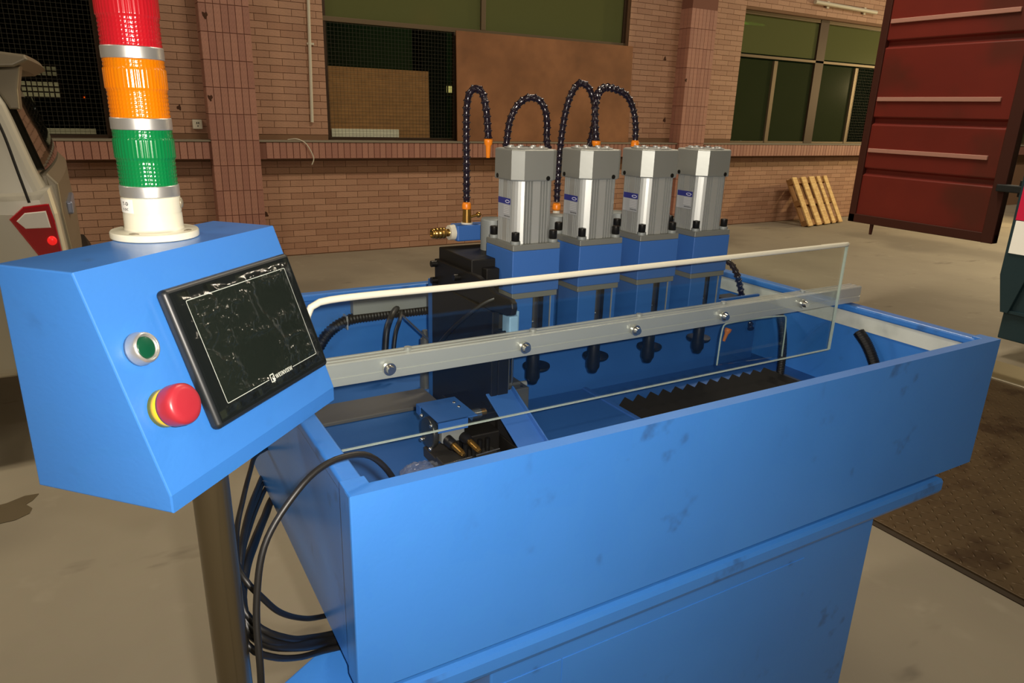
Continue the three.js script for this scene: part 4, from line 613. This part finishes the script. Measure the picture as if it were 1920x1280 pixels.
// ---- signal tower bolted to the box top
{
  const x = -0.141, z = -0.194, y0 = 1.461, t = sub('signal_tower', con, [x, y0, z]);
  part('tower_base', [lathe([[0, 0], [0.043, 0], [0.0435, 0.0015], [0.0435, 0.0065], [0.0425, 0.008], [0.0295, 0.008], [0.0288, 0.012], [0.0285, 0.0255], [0.0278, 0.0265], [0.0285, 0.0275], [0.0285, 0.0425], [0.027, 0.0435], [0, 0.0435]].map(p => [p[0], p[1] + y0]), x, 0, z, 56), ], M.ivory, t);
  part('flange_hole', [0.6, 2.2, 3.9, 5.3].map(a => new THREE.SphereGeometry(0.0035, 10, 6).scale(1.6, 0.3, 1).rotateY(-a - 1.57).translate(x + 0.0365 * Math.cos(a), y0 + 0.0082, z + 0.0365 * Math.sin(a))), M.carShade, t);
  const cv = document.createElement('canvas'); cv.width = 192; cv.height = 128; const g = cv.getContext('2d'); g.fillStyle = '#f0efe8'; g.fillRect(0, 0, 192, 128); g.fillStyle = '#26262a'; g.font = 'bold 44px sans-serif'; g.fillText('T-D', 84, 58); g.font = 'bold 30px sans-serif'; g.fillText('0.DC', 82, 106);
  const tx = new THREE.CanvasTexture(cv); tx.colorSpace = THREE.SRGBColorSpace;
  part('type_label', new THREE.CylinderGeometry(0.02875, 0.02875, 0.014, 20, 1, true, 4.62, 0.95).translate(x, y0 + 0.035, z), std({ map: tx, roughness: 0.5 }), t, 'small white type label', true);
  part('terminal_hole', new THREE.SphereGeometry(0.006, 14, 10).scale(0.5, 1, 1).rotateY(-0.12).translate(x + 0.0275, y0 + 0.036, z + 0.0065), M.carShade, t);
  const ringY = [1.5045, 1.5715, 1.6385, 1.7055], mats = [M.lensGreen, M.lensAmber, M.lensRed], nm = ['green lens', 'amber lens', 'red lens'];
  for (const y of ringY) part('silver_ring', lathe([[0.02, 0], [0.0283, 0], [0.0287, 0.0008], [0.0287, 0.0108], [0.0283, 0.0116], [0.02, 0.0116]].map(p => [p[0], p[1] + y]), x, 0, z, 56), M.ring, t);
  part('tower_cap', lathe([[0, 0.016], [0.02, 0.0155], [0.0265, 0.012], [0.0283, 0.006], [0.0283, 0], [0, 0]].map(p => [p[0], p[1] + 1.717]), x, 0, z, 48), M.ivory, t);
  const lens = (yb, h, mat, label) => { // upper half: tall flutes, lower half: a grid of small facets
    const n = 144, m = 48, pos = [], idx = []; for (let j = 0; j <= m; j++) for (let i = 0; i <= n; i++) { const v = j / m, a = i / n * Math.PI * 2, fl = Math.abs(Math.sin(a * 24)); let r; if (v < 0.5) r = 0.0272 + 0.0009 * fl * Math.abs(Math.sin(v * Math.PI * 14)); else if (v > 0.84) r = 0.0276 + 0.0007 * fl * Math.abs(Math.sin(v * Math.PI * 14)); else r = 0.0281 + 0.0009 * Math.pow(fl, 0.7); pos.push(x + r * Math.cos(a), yb + v * h, z + r * Math.sin(a)); }
    for (let j = 0; j < m; j++) for (let i = 0; i < n; i++) { const a = j * (n + 1) + i, b = a + n + 1; idx.push(a, b, a + 1, b, b + 1, a + 1); }
    const g = new THREE.BufferGeometry(); g.setAttribute('position', new THREE.Float32BufferAttribute(pos, 3)); g.setIndex(idx); g.computeVertexNormals();
    part('lens', g, mat, t, label);
    part('reflector', cyl(V(x, yb, z), V(x, yb + h, z), 0.0175, 0.0175, 32), M.reflector, t);
  };
  lens(1.516, 0.0557, mats[0], nm[0]); lens(1.583, 0.0557, mats[1], nm[1]); lens(1.650, 0.0557, mats[2], nm[2]);
}
// ---------------------------------------------------------------- loose cables and the plastic bag
{
  const cab = (label, pts, r = 0.0042) => single('black_cable', label, 'cable', sweep(pts, r, 70, 8), M.rubber, pts[0], 'black cables between console and machine');
  cab('thin black cable looping over the front left corner of the tray', [[-0.115, 0.9, 0.03], [-0.113, 1.0, 0.04], [-0.111, 1.06, 0.045], [-0.106, 1.13, 0.028], [-0.09, 1.187, 0.014], [-0.051, 1.228, -0.002], [-0.025, 1.24, -0.014], [0.0, 1.2425, -0.022], [0.03, 1.236, -0.028], [0.06, 1.2, -0.036], [0.075, 1.15, -0.045], [0.08, 1.08, -0.05]], 0.0036);
  cab('thin black cable making the topmost of the low loops beside the pole', [[0.003, 1.044, -0.486], [-0.03, 1.078, -0.397], [-0.051, 1.094, -0.318], [-0.077, 1.11, -0.217], [-0.099, 1.114, -0.133], [-0.107, 1.102, -0.085], [-0.1, 1.089, -0.064], [-0.088, 1.069, -0.062], [-0.07, 1.034, -0.075], [-0.035, 0.979, -0.118], [0.005, 0.925, -0.175], [0.041, 0.915, -0.183]], 0.0036);
  cab('black cable making the second low loop beside the pole', [[0.072, 0.915, -0.713], [0.026, 0.925, -0.639], [-0.02, 0.979, -0.475], [-0.062, 1.035, -0.302], [-0.092, 1.072, -0.163], [-0.106, 1.072, -0.098], [-0.106, 1.047, -0.076], [-0.092, 1.028, -0.061], [-0.062, 0.997, -0.068], [-0.024, 0.949, -0.113], [0.005, 0.925, -0.136], [0.037, 0.915, -0.144]], 0.004);
  cab('thick black cable, heaviest of the bundle beside the pole', [[0.06, 0.91, -0.593], [0.019, 0.92, -0.54], [-0.021, 0.955, -0.418], [-0.065, 1.019, -0.249], [-0.095, 1.056, -0.134], [-0.107, 1.049, -0.089], [-0.105, 1.028, -0.068], [-0.087, 1.005, -0.062], [-0.047, 0.967, -0.084], [-0.001, 0.922, -0.127], [0.027, 0.91, -0.136]], 0.0068);
  cab('black cable making the lowest of the loops beside the pole', [[0.073, 0.91, -0.692], [0.019, 0.925, -0.584], [-0.023, 0.974, -0.439], [-0.065, 1.029, -0.276], [-0.095, 1.065, -0.15], [-0.109, 1.054, -0.093], [-0.113, 1.026, -0.072], [-0.106, 1.013, -0.051], [-0.084, 0.99, -0.054], [-0.049, 0.953, -0.081], [-0.012, 0.922, -0.113], [0.022, 0.91, -0.121]], 0.004);
  cab('black cable lying over the thick one in the bundle beside the pole', [[0.06, 0.91, -0.683], [0.019, 0.925, -0.607], [-0.03, 0.989, -0.424], [-0.072, 1.049, -0.252], [-0.096, 1.077, -0.143], [-0.106, 1.066, -0.096], [-0.106, 1.038, -0.073], [-0.092, 1.018, -0.057], [-0.054, 0.977, -0.08], [-0.003, 0.922, -0.136], [0.03, 0.91, -0.146]], 0.0045);
  // crumpled clear plastic bag
  const g = new THREE.SphereGeometry(1, 60, 36), p = g.attributes.position; for (let i = 0; i < p.count; i++) { const X = p.getX(i), Y = p.getY(i), Z = p.getZ(i), k = 1 + 0.5 * (nC(X * 0.3 + 0.5, Z * 0.3 + Y * 0.2) - 0.5) + 0.55 * Math.abs(nC(Y * 0.5 + 0.3, X * 0.45 + Z * 0.3) - 0.5); p.setXYZ(i, X * 0.042 * k * (1 + 0.25 * Z), Math.max(-0.012, Y * 0.024 * k), Z * 0.032 * k); }
  g.rotateY(0.5); g.computeVertexNormals(); g.translate(0.214, 1.0135, -0.325);
  single('plastic_bag', 'crumpled clear plastic bag lying on the tray floor in front of the feed motor', 'bag', g, phys({ color: lin(0.9, 0.92, 0.95), transmission: 0.94, thickness: 0, roughness: 0.1, ior: 1.5, flatShading: true, side: THREE.DoubleSide }), [0.214, 1.0, -0.325]);
}
renderer.render(scene, camera);
